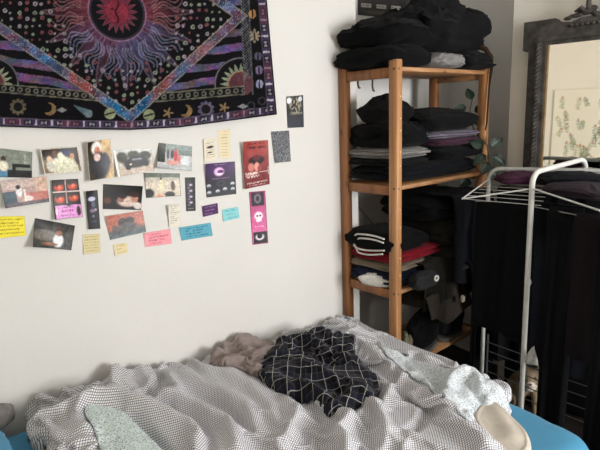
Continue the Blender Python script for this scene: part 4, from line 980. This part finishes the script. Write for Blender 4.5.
c = Canvas(60, 42, (22, 18, 20), 5).e(.62, .66, .26, .22, (206, 186, 176)).e(.80, .52, .10, .16, (186, 138, 116)).e(.8, .36, .13, .12, (64, 40, 34)).e(.46, .58, .08, .12, (150, 110, 96)).e(.5, .45, .1, .1, (44, 30, 28)).e(.12, .65, .1, .14, (96, 60, 50)).e(.9, .82, .12, .14, (214, 204, 200)).n(8).border(.018, (30, 28, 28))
sheet_on_wall('photo_print', [(103, 184), (142, 186), (141, 210), (102.7, 209)], c, 'black-background flash photo of people sitting indoors', 'photo', GP, (0, .006, 0, 0))
c = Canvas(64, 48, (186, 128, 116), 6); c.m(sstep(.55, .8, c.y), (112, 122, 126)).e(.42, .36, .13, .17, (104, 100, 104)).e(.6, .36, .13, .18, (98, 96, 102)).e(.5, .62, .3, .2, (118, 116, 118)).e(.2, .6, .09, .16, (130, 118, 116)).e(.2, .75, .14, .12, (112, 112, 116)).n(10)
sheet_on_wall('photo_print', [(105, 216), (142.6, 210.5), (145.3, 231.3), (110, 240)], c, 'pink and teal photo of embracing silhouettes below the flash photo', 'photo', GP, (.006, 0, .006, 0))
c = Canvas(30, 40, (226, 220, 206), 4)
for i in range(9): c.text(.1 + .09 * i, .15, .9 - .2 * (i % 3), .018, (150, 146, 136), .8, 26, i + 5)
sheet_on_wall('receipt', [(166.7, 204.7), (180, 203.3), (180.5, 225.5), (168.8, 227.3)], c, 'narrow white receipt between the beach photo and blue ticket', 'note', GN, (.012, 0, 0, .003), False)
c = Canvas(22, 60, (18, 16, 20), 3)
for i in range(4): c.e(.45, .2 + .17 * i, .26, .05, (70, 60, 84)).e(.55, .23 + .17 * i, .16, .03, (190, 178, 206)).e(.35, .3 + .17 * i, .12, .02, (130, 110, 130))
c.text(.92, .2, .8, .015, (150, 140, 150))
sheet_on_wall('photo_booth_strip', [(184.8, 177.5), (194.7, 177.2), (195.6, 210.8), (186, 211.3)], c, 'narrow black photo booth strip right of the beach photo', 'photo', GP, (0, .002, 0, 0))
def ticket(base, ink, seed, n_=4, w=44, h=24):
    c = Canvas(w, h, base, 6, seed)
    for i in range(n_): c.text(.2 + .6 * i / max(1, n_ - 1), .15 + .04 * (i % 2), .88 - .12 * ((i + seed) % 3), .05, ink, .7, 26, seed + i)
    return c
sheet_on_wall('paper_ticket', [(143.5, 233), (170, 228.8), (171.5, 243.2), (144.8, 247.2)], ticket((238, 160, 170), (196, 92, 112), 2), 'pink paper ticket below the car and beach photos', 'ticket', GN, (.003, 0, .003, 0), False)
sheet_on_wall('paper_ticket', [(179, 227.3), (210.5, 222.6), (212, 235.4), (181.3, 240.7)], ticket((98, 168, 188), (46, 104, 132), 3), 'sky blue paper ticket to the right of the pink one', 'ticket', GN, (.003, 0, .004, 0), False)
sheet_on_wall('receipt', [(113.3, 244.7), (126.7, 242.5), (127.6, 252.4), (114.6, 255.4)], ticket((222, 208, 166), (172, 152, 110), 4, 3, 24, 20), 'tiny cream stub below the pink and teal photo', 'note', GN, (0, 0, .003, .003), False)
c = Canvas(30, 46, (224, 216, 198), 3)
for i in range(8): c.text(.12 + .1 * i, .15, .85, .016, (160, 150, 130), .8, 22, i)
c.e(.5, .4, .26, .05, (60, 56, 56)).e(.45, .62, .2, .03, (92, 86, 80))
sheet_on_wall('receipt', [(202.8, 139.3), (215.6, 136.4), (217.5, 160.2), (204, 162)], c, 'white printed receipt under the tapestry, left of the cream one', 'note', GN, (.004, 0, 0, .003), False)
c = Canvas(28, 46, (226, 214, 182), 3)
for i in range(9): c.text(.08 + .1 * i, .2, .8, .016, (180, 162, 120), .8, 22, i + 8)
sheet_on_wall('receipt', [(217.4, 130), (229.6, 129), (229.8, 158.3), (219.3, 158.6)], c, 'cream coloured receipt hanging just under the tapestry border', 'note', GN, (0, .003, .003, 0), False)
c = Canvas(60, 64, (28, 24, 34), 3).m(0, (0, 0, 0)); c.g((70, 38, 92), (24, 24, 34), .1, .7); c.e(.45, .27, .17, .13, (236, 190, 232)).e(.5, .27, .10, .05, (92, 40, 110)).e(.47, .34, .1, .03, (250, 232, 246)).e(.5, .62, .14, .09, (60, 60, 74)).e(.5, .62, .1, .06, (28, 28, 36))
for ax, ay in ((.1, .66), (.1, .86), (.38, .84), (.62, .8), (.88, .66), (.88, .82)): c.e(ax, ay, .07, .05, (196, 200, 214)).e(ax, ay + .03, .05, .02, (90, 96, 110))
c.text(.47, .2, .8, .012, (150, 110, 160)).text(.06, .3, .7, .012, (170, 150, 180)).border(.02, (40, 34, 50))
sheet_on_wall('flyer', [(204, 163.8), (234.7, 161.4), (236.2, 193.9), (206.5, 197.6)], c, 'square dark purple event flyer with a glowing emblem', 'flyer', GN, (.008, 0, 0, 0))
c = Canvas(52, 84, (140, 48, 52), 10).g((166, 72, 68), (112, 34, 40), 0, 1).n(14, 5).text(.06, .2, .85, .014, (50, 22, 26), .9, 22).text(.14, .15, .9, .022, (44, 20, 24), .9, 16).e(.52, .42, .3, .09, (40, 24, 28)).e(.52, .37, .16, .06, (96, 44, 46)).e(.3, .56, .12, .09, (206, 128, 118)).e(.52, .56, .1, .1, (226, 160, 146)).e(.62, .6, .08, .06, (150, 70, 66)).text(.7, .05, .55, .03, (236, 220, 214), .9, 12, 3).text(.76, .1, .6, .02, (230, 210, 204), .9, 14, 4).r(.6, .68, .96, .695, (226, 204, 200)).r(.94, .58, .96, .76, (226, 204, 200)).text(.9, .1, .9, .014, (226, 196, 190), .9, 26, 5).text(.95, .2, .8, .01, (220, 190, 186), .8, 26, 6)
sheet_on_wall('flyer', [(240.6, 141.8), (268, 140), (269.6, 184), (243.4, 188.8)], c, 'tall red event flyer with dark and white lettering', 'flyer', GN, (.014, 0, 0, .010))
c = Canvas(44, 60, (84, 86, 92)).m(0, (0, 0, 0)); c.m(noise(c.x * 16, c.y * 22, 2) > .02, (30, 32, 38)).m(noise(c.x * 22 + 4, c.y * 26, 6) > .3, (176, 178, 184), .7)
sheet_on_wall('postcard', [(270.7, 131.6), (289, 130.5), (290, 161.3), (274.3, 163)], c, 'grey densely patterned postcard right of the red flyer', 'postcard', GN, (0, 0, .004, .002))
c = Canvas(40, 60, (20, 22, 30), 3); c.e(.5, .3, .36, .26, (150, 142, 120)).m((noise(c.x * 9, c.y * 8, 3) > .0) & (c.y < .65), (26, 26, 30)).e(.14, .14, .16, .1, (236, 236, 238)).e(.8, .12, .12, .08, (206, 206, 210)).r(0, .68, 1, 1, (22, 26, 44)).text(.55, .2, .9, .03, (160, 150, 130)).n(10)
sheet_on_wall('postcard', [(286, 96.7), (303, 95), (303.8, 127.2), (287.4, 128)], c, 'dark glossy postcard highest on the right, beside the tapestry corner', 'postcard', GN, (.003, 0, 0, 0))
c = Canvas(36, 84, (206, 96, 150), 5).g((176, 78, 126), (220, 116, 168), 0, 1)
c.r(.12, .02, .9, .27, (44, 34, 44)).e(.5, .14, .22, .09, (120, 110, 124)).e(.5, .14, .1, .05, (50, 44, 54)).e(.5, .46, .26, .075, (240, 226, 234)).e(.42, .46, .06, .02, (90, 40, 70)).e(.6, .46, .06, .02, (90, 40, 70)).e(.5, .545, .18, .03, (244, 232, 238)).text(.66, .2, .8, .01, (244, 220, 232)).r(.1, .76, .94, .98, (30, 26, 34)).e(.5, .86, .28, .06, (236, 222, 232)).e(.5, .84, .16, .05, (28, 22, 30)).e(.5, .80, .08, .03, (24, 20, 26)).border(.05, (150, 60, 106))
sheet_on_wall('photo_booth_strip', [(248.8, 192), (265.2, 190.6), (267, 242.6), (252.4, 245)], c, 'bright pink photo strip hanging below the red flyer', 'photo', GP, (0, 0, .006, 0))
sheet_on_wall('paper_ticket', [(201.7, 206), (217.5, 203), (218.2, 213.3), (202.8, 217)], ticket((84, 56, 98), (170, 140, 176), 6, 3, 30, 20), 'small dark purple ticket below the purple flyer', 'ticket', GN, (.003, 0, 0, 0), False)
sheet_on_wall('paper_ticket', [(221.9, 209.6), (237.8, 206.7), (239.5, 217.7), (223, 221.4)], ticket((142, 206, 210), (82, 156, 168), 7, 3, 30, 22), 'small aqua ticket between the purple ticket and pink strip', 'ticket', GN, (0, 0, 0, .003), False)
c = Canvas(80, 100, (46, 46, 50), 6).g((60, 60, 66), (40, 38, 40), 0, 1).n(14, 5)
for i in range(4): c.r(.06 + .25 * i, .80, .22 + .25 * i, .86, (206, 204, 196), .85).text(.83, .07 + .25 * i, .21 + .25 * i, .012, (60, 60, 60))
c.e(.4, .93, .3, .03, (78, 72, 68)); c.text(.5, .1, .9, .03, (190, 188, 180)).text(.3, .1, .9, .06, (200, 198, 190), .8, 14, 2)
sheet_on_wall('poster', [(357, -48), (417, -48), (415, 21), (357.6, 15)], c, 'dark poster with pale lettering on the wall above the shelves', 'poster', None, Y=2.2)

# ================================================================ MIRROR
fr = mat('carved dark wood', (56, 54, 52), rough=.55, var=.35, scale=25, bump=.6, bscale=60, col2=(84, 80, 76))
lip = mat('worn gilt lip', (120, 98, 68), rough=.4, metal=.3, var=.25)
glass = bpy.data.materials.new('silvered mirror'); glass.use_nodes = True
gp = glass.node_tree.nodes['Principled BSDF']; gp.inputs['Metallic'].default_value = 1; gp.inputs['Roughness'].default_value = .02; gp.inputs['Base Color'].default_value = (.93, .92, .9, 1)
MW = .72; z0m, z1m = 1.127, 1.889
mi = thing('wall_mirror', mpt(MW / 2, z0m, 0), 'large mirror in a carved dark wooden frame with an ornate crest, standing on the mantel', 'mirror')
def strip(poly, d0, d1):
    """poly of (s,z) extruded between outward depths"""
    b = MB(); n = len(poly); vs = [mpt(s, z, d0) for s, z in poly] + [mpt(s, z, d1) for s, z in poly]
    b.add(vs, [tuple(range(n)), tuple(range(2 * n - 1, n - 1, -1))] + [(k, k + n, (k + 1) % n + n, (k + 1) % n) for k in range(n)]); return b
g0, g1, gz0, gz1 = .105, MW - .105, 1.175, 1.777
strip([(g0 - .01, gz0 - .01), (g1 + .01, gz0 - .01), (g1 + .01, gz1 + .01), (g0 - .01, gz1 + .01)], -.02, .002).build('mirror_glass', glass, mi, smooth=False)
b = MB()
def bar(poly, d0, d1): q = strip(poly, d0, d1); b.add(q.v, q.f)
# flat outer boards with ears at the top corners
bar([(.018, z0m), (.062, z0m), (.062, 1.80), (.018, 1.80)], -.04, .012); bar([(MW - .062, z0m), (MW - .018, z0m), (MW - .018, 1.80), (MW - .062, 1.80)], -.04, .012)
bar([(-.008, 1.757), (.062, 1.757), (.075, 1.81), (MW - .075, 1.81), (MW - .062, 1.757), (MW + .008, 1.757), (MW + .008, 1.886), (MW - .13, 1.886), (MW - .15, 1.868), (MW - .20, 1.862), (MW - .24, 1.875), (.24, 1.875), (.20, 1.862), (.15, 1.868), (.13, 1.886), (-.008, 1.886)], -.04, .014)
bar([(.018, z0m), (MW - .018, z0m), (MW - .018, 1.165), (.018, 1.165)], -.04, .012)
# stepped inner moulding
for (i, dd, o_) in ((.062, .026, .082), (.082, .016, .098)):
    s0, s1, t0, t1 = i, MW - i, 1.165 - .04 + i - .062 + .0, 1.81 + .062 - i
    a0, a1, u0, u1 = o_, MW - o_, t0 + (o_ - i), t1 - (o_ - i)
    t0 = max(t0, z0m); 
    bar([(s0, t0), (a0, t0), (a0, t1), (s0, t1)], -.02, dd); bar([(a1, t0), (s1, t0), (s1, t1), (a1, t1)], -.02, dd)
    bar([(a0, u1), (a1, u1), (a1, t1), (a0, t1)], -.02, dd); bar([(a0, t0), (a1, t0), (a1, u0 + .01), (a0, u0 + .01)], -.02, dd)
b.build('frame', fr, mi, smooth=False)
b = MB()
s0, s1 = .098, MW - .098
for q in (((s0, 1.165), (s0 + .009, 1.165), (s0 + .009, 1.787), (s0, 1.787)), ((s1 - .009, 1.165), (s1, 1.165), (s1, 1.787), (s1 - .009, 1.787)), ((s0, 1.776), (s1, 1.776), (s1, 1.787), (s0, 1.787)), ((s0, 1.165), (s1, 1.165), (s1, 1.176), (s0, 1.176))): bar(list(q), -.015, .012)
b.build('gilt_lip', lip, mi, smooth=False)
# twisted rope carving down both sides
for sx in (.066, MW - .066):
    b = MB(); z = 1.15; k = 0
    while z < 1.79:
        c = mpt(sx, z, .022); b.tube([c + dM * -.011 + np.array([0, 0, -.010]), c + nM * .006, c + dM * .011 + np.array([0, 0, .010])], [.005, .0085, .005], 8); z += .019
    b.build('rope_carving', fr, mi)
b = MB(); s_ = .20
while s_ < MW - .2:
    c = mpt(s_, 1.845, .018); b.ball(c, (.007, .012, .008), 8, 6); s_ += .022
b.build('beading', fr, mi)
# crest of scrolls and leaves
b = MB()
for sg in (-1, 1):
    pts = []
    for k in range(22):
        t = k / 21; a = -math.pi / 2 + t * 4.2; r_ = .052 * (1 - .62 * t)
        pts.append(mpt(MW / 2 + sg * (.055 + r_ * math.cos(a) * 1.0), 1.93 + r_ * math.sin(a) + .03 * t, .012))
    b.tube(pts, [.013 - .006 * k / 21 for k in range(22)], 8)
    for (s, z, rx, rz_) in ((.11, 1.893, .040, .012), (.145, 1.885, .034, .010), (.085, 1.905, .03, .015), (.175, 1.878, .022, .009)):
        c = mpt(MW / 2 + sg * s, z, .010); b.ball(c, (rx * .35, rx, rz_), 12, 8)
    b.tube([mpt(MW / 2 + sg * .10, 1.89, .012), mpt(MW / 2 + sg * .125, 1.912, .016), mpt(MW / 2 + sg * .15, 1.902, .012)], [.010, .012, .004], 8)
b.ball(mpt(MW / 2, 1.98, .012), (.018, .03, .045), 14, 10); b.ball(mpt(MW / 2, 1.91, .012), (.016, .05, .03), 14, 10)
b.build('crest', fr, mi)

# ================================================================ things behind the camera that the mirror shows
def floral():
    # cream cloth with pressed-flower print on the head wall
    y0, y1, z0, z1 = .55, 1.72, .72, 1.655; nx, ny = 150, 120
    s, t = np.meshgrid(np.linspace(0, 1, nx), np.linspace(0, 1, ny)); Y = y0 + (y1 - y0) * s; Z = z0 + (z1 - z0) * t
    C_ = np.zeros((ny, nx, 3)) + np.array([250, 240, 216.])
    rnd = random.Random(5)
    def put(m_, col, a=.8): C_[:] = np.where(m_[..., None], C_ * (1 - a) + np.array(col, float) * a, C_)
    for k in range(90):
        cx, cz = rnd.uniform(y0 + .05, y1 - .05), rnd.uniform(z0 + .08, z1 - .1); L = rnd.uniform(.07, .15); an = rnd.uniform(-.5, .5)
        k_ = 2.1; u = (Y - cx) * k_ * math.cos(an) + (Z - cz) * math.sin(an); v = -(Y - cx) * k_ * math.sin(an) + (Z - cz) * k_ * math.cos(an); u = u + (Z - cz) * (k_ - 1) * math.sin(an); L = L * k_
        grn = rnd.choice([(140, 156, 118), (162, 166, 126), (126, 140, 108), (186, 178, 138)])
        put((np.abs(u - .01 * np.sin(v * 30)) < .006) & (np.abs(v) < L / 2), grn)
        for j in range(6):
            vv = -L / 2 + L * j / 6; put((np.hypot((u - .024) / .024, (v - vv - .01) / .010) < 1) | (np.hypot((u + .024) / .024, (v - vv) / .010) < 1), grn, .75)
        put(np.hypot(u / .022, (v - L / 2) / .020) < 1, rnd.choice([(196, 96, 96), (206, 140, 110), (176, 120, 150), (214, 170, 90)]), .8)
    off = .015 + .008 * np.sin(s * 20) * (1 - t)
    V = np.stack([XH + off, Y, Z], -1).reshape(-1, 3); n = nx * ny; f = grid_faces(nx, ny); c = to_lin(C_).reshape(-1, 3)
    e = np.concatenate([np.arange(nx), np.arange(nx, n, nx) + nx - 1, np.arange(n - 2, nx * (ny - 1) - 1, -1), np.arange(nx * (ny - 2), 0, -nx)]); e2 = np.roll(e, -1)
    o = mk('floral_hanging', np.concatenate([V, V - np.array([.003, 0, 0])]), np.concatenate([f, f[:, ::-1] + n, np.column_stack([e, e2, e2 + n, e + n])]), attr_mat('printed cream cotton', .9, .1), cols=np.concatenate([c, c]))
    tag(o, 'cream cloth printed with pressed flowers, seen in the mirror', 'wall hanging')
floral()

# ================================================================ DRYING RACK
wm = mat('white enamelled steel', (206, 206, 202), rough=.35, var=.04); gmw = mat('grey enamelled wire', (150, 150, 148), rough=.4, var=.05); gmd = mat('shaded wire', (74, 76, 78), rough=.5, var=.05)  # the dark lower wire has the shade under the rack in its colour
A1 = np.array([1.86, 1.183, 0]); A2 = np.array([2.30, 1.215, 0]); B1 = np.array([2.05, 1.522, 0]); B2 = np.array([2.33, .92, 0])
rk = thing('drying_rack', (2.1, 1.2, 0), 'white tubular metal drying rack loaded with dark laundry in front of the mirror', 'drying rack')
def uframe(P, Q, z0, z1, rad=.055, foot0=(0, 0), foot1=(0, 0)):
    d = _n(Q - P); pts = [P + np.array([*foot0, .012]), P + np.array([foot0[0] * .5, foot0[1] * .5, z0 * .5])]
    for a in np.linspace(0, math.pi / 2, 8): pts.append(P + d * rad * (1 - math.cos(a)) + np.array([0, 0, z0 - rad + rad * math.sin(a)]))
    for a in np.linspace(math.pi / 2, 0, 8): pts.append(Q - d * rad * (1 - math.cos(a)) + np.array([0, 0, z1 - rad + rad * math.sin(a)]))
    pts += [Q + np.array([foot1[0] * .5, foot1[1] * .5, z1 * .5]), Q + np.array([*foot1, .012])]
    return pts
b = MB(); b.tube(uframe(A1, A2, 1.252, 1.268, .05, (.055, .03), (.03, -.26)), .0105, 12); b.build('frame_loop', wm, rk)
b = MB(); b.tube(uframe(B1, B2, 1.228, 1.228, .05, (-.01, -.01)), .0095, 12); b.build('frame_loop', mat('greyer enamelled steel', (176, 178, 174), rough=.4), rk)
b = MB(); b.ball(A1 + np.array([.03, .015, .80]), (.014, .014, .02), 12, 8); b.build('joint', gmw, rk)
for p_ in (A1 + np.array([.055, .03, 0]), A2 + np.array([.03, -.26, 0]), B1 + np.array([-.01, -.01, 0]), B2):
    b = MB(); b.tube([p_ + np.array([0, 0, .0005]), p_ + np.array([0, 0, .03])], [.016, .013], 10); b.build('foot_cap', gmw, rk)
tip = np.array([1.722, 1.402, 1.141]); far = np.array([1.79, .887, 1.150])
b = MB(); b.tube([B1 + np.array([0, -.004, 1.182]), tip + np.array([.012, .004, .001]), tip, tip + np.array([.004, -.012, .002]), A1 + np.array([0, .006, 1.187])], .0032, 8)
b.tube([A1 + np.array([0, 0, 1.19]), far], .0034, 8); b.tube([far, far + np.array([.5, .06, .02])], .0042, 8); b.build('wing_frame', wm, rk)
# drying wires across the top
for k in range(7):
    t = k / 6; s = tip * (1 - t) + (B1 + np.array([0, -.03, 1.175])) * t; e_ = far * (1 - t) + (far + np.array([.5, .06, .02])) * t
    b = MB(); b.tube([s, s + (e_ - s) * (.62 - .25 * t)], .0011, 6); b.build('wire', wm, rk)
b = MB(); b.tube([(1.935, 1.50, 1.094), (1.97, 1.19, 1.112), (1.99, .84, 1.118)], .0022, 6); b.build('wire', gmw, rk)
b = MB(); b.tube([(1.905, 1.20, 1.11), (1.88, 1.0, 1.105), (1.86, .68, 1.105)], .0022, 6); b.build('wire', gmw, rk)
for z, x_ in ((.40, 2.03), (.355, 2.03), (.305, 2.03), (.25, 2.03), (.19, 2.03)):
    b = MB(); b.tube([np.array([x_, 1.48, z]), np.array([x_ + .02, 1.2, z - .004]), np.array([x_ + .06, .86, z])], .0026, 6); b.build('lower_wire', gmd, rk)
for (x_, y_, zz_) in ((2.03, 1.478, .44), (2.06, .99, .42)):
    b = MB(); b.tube([np.array([x_, y_, .12]), np.array([x_, y_, zz_])], .005, 6); b.build('lower_upright', gmd, rk)

# laundry ------------------------------------------------------------
def hang(name, A, B, drop, m, seed, amp=.018, nf=5, back=.12, taper=0.0, parent=None, dropB=None, hemw=.02):
    A = np.array(A); B = np.array(B); L = np.linalg.norm((B - A)[:2]); d = (B - A) / np.linalg.norm(B - A); nrm = _n(np.array([-(B - A)[1], (B - A)[0], 0]))
    if nrm @ np.array([-1, -1, 0]) < 0: nrm = -nrm
    nx, ny = 60, 70; V = []
    prof = []   # arc length over the wire
    for j in range(ny):
        l = -back + (drop + back) * j / (ny - 1)
        for i in range(nx):
            s = i / (nx - 1); dr = drop if dropB is None else drop * (1 - s) + dropB * s
            ll = l if l < 0 else l * dr / drop
            h = abs(ll); r_ = .012
            out = r_ * (1 if ll > 0 else -1) * min(1, h / .02); zz = -h
            f_ = min(1, h / (.5 * drop)); sc = 1 - taper * (h / drop if ll > 0 else 0)
            ph = nf * 2 * math.pi * s + seed
            w_ = amp * (.25 + .75 * f_) * (math.sin(ph + .8 * math.sin(ph * .5 + seed)) + .5 * math.sin(2.3 * ph + seed * 2 + 3 * h))
            p = A + (B - A) * (.5 + (s - .5) * sc) + nrm * (out + w_ * (1 if ll > 0 else .4) + (.01 if ll > 0 else -.01)) + np.array([0, 0, zz + (hemw * math.sin(3 * s + seed) * f_ if ll > 0 else 0) + .012 * max(0, 1 - h / .03)])
            V.append(p)
    o = mk(name, V, grid_faces(nx, ny), m, parent)
    md = o.modifiers.new('thickness', 'SOLIDIFY'); md.thickness = .004; return o
GH = 'laundry on the drying rack'
tag(hang('black_t_shirt', (1.93, 1.478, 1.085), (1.965, 1.215, 1.105), .585, BLK, 1.3, nf=1.5, amp=.008), 'black t-shirt hanging at the left end of the drying rack', 'laundry', GH)
tag(hang('black_trousers', (1.90, 1.128, 1.11), (1.92, 1.01, 1.11), .90, BLK, 2.1, nf=1.2, amp=.006, taper=.12), 'long black trousers hanging down just right of the white rack pole', 'laundry', GH)
tag(hang('navy_shirt', (1.95, 1.205, 1.115), (1.99, .84, 1.115), .66, BLK3, 3.3, nf=1.5, amp=.010), 'big blue-black shirt hanging over the near edge of the rack', 'laundry', GH)
tag(hang('maroon_jumper', (1.875, 1.01, 1.10), (1.89, .74, 1.10), .52, fabric('maroon brown knit', (26, 21, 24), sheen=.02), 4.0, nf=1.2, amp=.014, back=.06), 'dark maroon jumper hanging at the right edge of the picture', 'laundry', GH)
tag(hang('black_dress', (1.845, .90, 1.11), (1.86, .68, 1.11), 1.06, BLK, 5.1, nf=2, amp=.010, back=.04), 'long black dress trailing low at the far right of the rack', 'laundry', GH)
tag(hang('added_black_cloth', (2.10, 1.50, 1.14), (2.29, .95, 1.14), .84, BLK, 6.1, nf=5, amp=.016), 'black cloth added along the back of the rack to darken the space behind', 'laundry', GH)  # cover cloth added to keep the space under the rack dark
tag(blob('plum_top', (2.03, 1.36, 1.176), (.17, .13, .05), PLUM, -.5, 71, 2, lump=.12, dome=.5), 'plum coloured top bunched on the rack wires near the mirror', 'laundry', GH)
tag(blob('black_jumper', (2.10, 1.17, 1.18), (.26, .17, .05), BLK3, -.9, 72, 2, lump=.12, dome=.4), 'blue-black jumper folded over the top of the rack under the mirror', 'laundry', GH)
tag(blob('maroon_trousers', (1.96, 1.02, 1.165), (.22, .30, .045), fabric('dusky plum', (44, 34, 42)), -.2, 73, 2, lump=.12, dome=.4), 'dusky plum trousers spread flat across the rack wires', 'laundry', GH)

# white scrap and cat beyond the pole ---------------------------------
V = [on_x(*q, 1.885) for q in ((523, 357), (529, 351), (536, 345), (536.5, 367), (531, 363), (524, 361))]
V = np.array(V); b = MB(); n = len(V)
fan = [tuple(range(n)), tuple(range(2 * n - 1, n - 1, -1))] + [(k, (k + 1) % n, (k + 1) % n + n, k + n) for k in range(n)]
# subdivided little cloth
nu, nv = 12, 10; G = []
for j in range(nv):
    t = j / (nv - 1); Lp = V[0] * (1 - t) + V[5] * t; Rp = V[2] * (1 - t) + V[3] * t
    for i in range(nu):
        s = i / (nu - 1); p = Lp * (1 - s) + Rp * s; G.append(p + np.array([.012 * math.sin(5 * s + 3 * t) - .0, 0, 0]))
o = mk('white_cloth', G, grid_faces(nu, nv), WHT); o.modifiers.new('t', 'SOLIDIFY').thickness = .003
tag(o, 'small white cloth corner hanging low on the rack just above the cat', 'cloth')

def cat():
    base = on_x(530, 376, 2.2); hx, hy, hz = base
    root = thing('cat', (hx, hy, 0), 'tan and white cat sitting on the floor behind the drying rack pole', 'cat')
    fur = mat('tan tabby fur', (134, 112, 88), rough=.9, var=.3, scale=22, bump=.5, bscale=160, col2=(168, 150, 126), spec=.1)
    white = mat('white fur', (206, 196, 182), rough=.9, bump=.4, spec=.1)
    # facing the camera, a little to picture right
    fd = _n(np.array([-.8, -.62, 0])); sd = np.array([-fd[1], fd[0], 0]); up = np.array([0, 0, 1.0])
    def W(f_, s_, u_): return np.array([hx, hy, hz]) + fd * f_ + sd * s_ + up * u_
    verts = []; edges = []; rad = []
    def chain(pts, start=None):
        prev = start
        for (p, r_) in pts:
            verts.append(tuple(p)); rad.append(r_)
            if prev is not None: edges.append((prev, len(verts) - 1))
            prev = len(verts) - 1
        return prev
    pel = chain([(W(-.20, .03, -hz + .075), .075)])
    mid = chain([(W(-.14, .02, -hz + .15), .07), (W(-.07, .01, -hz + .20), .058)], pel)
    neck = chain([(W(-.03, 0, -.055), .042)], mid)
    head = chain([(W(-.005, 0, -.005), .046)], neck)
    chain([(W(.035, 0, -.012), .026), (W(.048, 0, -.016), .018)], head)
    for sg in (-1, 1):
        chain([(W(-.012, sg * .028, .034), .017), (W(-.012, sg * .036, .058), .005)], head)
        chain([(W(-.03, sg * .035, -hz + .12), .026), (W(-.02, sg * .035, -hz + .05), .018), (W(.01, sg * .035, -hz + .016), .016)], mid)
        chain([(W(-.15, sg * .07, -hz + .06), .045), (W(-.08, sg * .075, -hz + .03), .026), (W(-.04, sg * .072, -hz + .016), .017)], pel)
    chain([(W(-.29, .06, -hz + .03), .02), (W(-.27, .14, -hz + .02), .017), (W(-.18, .18, -hz + .018), .014)], pel)
    me = bpy.data.meshes.new('body'); pl_ = np.array(root.location); me.from_pydata([tuple(np.array(v) - pl_) for v in verts], edges, [])
    o = bpy.data.objects.new('body', me); COL.objects.link(o); o.parent = root; me.materials.append(fur)
    md = o.modifiers.new('skin', 'SKIN'); md.use_smooth_shade = True
    for i, v in enumerate(me.skin_vertices[0].data): v.radius = (rad[i], rad[i]); v.use_root = (i == 0)
    o.modifiers.new('sub', 'SUBSURF').levels = 2; o.modifiers['sub'].render_levels = 2
    b = MB(); b.ball(W(.040, 0, -.022), (.022, .022, .018), 14, 10); b.ball(W(.0, 0, -.05), (.034, .034, .03), 12, 8); b.build('white_muzzle', white, root)
    em = mat('cat eye', (70, 84, 40), rough=.1, var=.05)
    for sg in (-1, 1):
        b = MB(); b.ball(W(.037, sg * .020, .008), .0075, 10, 8); b.build('eye', em, root)
    b = MB(); b.ball(W(.062, 0, -.014), .005, 8, 6); b.build('nose', mat('pink nose', (150, 92, 86), rough=.5), root)
cat()

# ================================================================ LIGHT
def area(name, loc_, size, sizey, power, col, target):
    l = bpy.data.lights.new(name, 'AREA'); l.shape = 'RECTANGLE'; l.size = size; l.size_y = sizey; l.energy = power; l.color = col
    o = bpy.data.objects.new(name, l); COL.objects.link(o); o.location = loc_
    o.rotation_euler = (Vector(target) - Vector(loc_)).to_track_quat('-Z', 'Y').to_euler(); return o
area('daylight_and_fill', ((wx0 + wx1) / 2, YN - .13, (wz0 + wz1) / 2), wx1 - wx0 - .1, wz1 - wz0 - .1, 80, (1, .99, .98), (.8, 1.6, .6))
area('daylight_and_fill', ((vx0 + vx1) / 2, YN - .13, 1.75), vx1 - vx0 - .1, wz1 - 1.2, 3.5, (1, .95, .84), (-.9, 1.2, 1.4))  # weak warm fill lamp at the added window
w = bpy.data.worlds.new('sky'); SC.world = w; w.use_nodes = True
bgn = w.node_tree.nodes['Background']; bgn.inputs['Color'].default_value = (.85, .92, 1, 1); bgn.inputs['Strength'].default_value = 1.0
vs_ = SC.view_settings; vs_.view_transform = 'Standard'; vs_.look = 'None'; vs_.gamma = 1; vs_.exposure = .77
try: vs_.use_curve_mapping = False
except Exception: pass
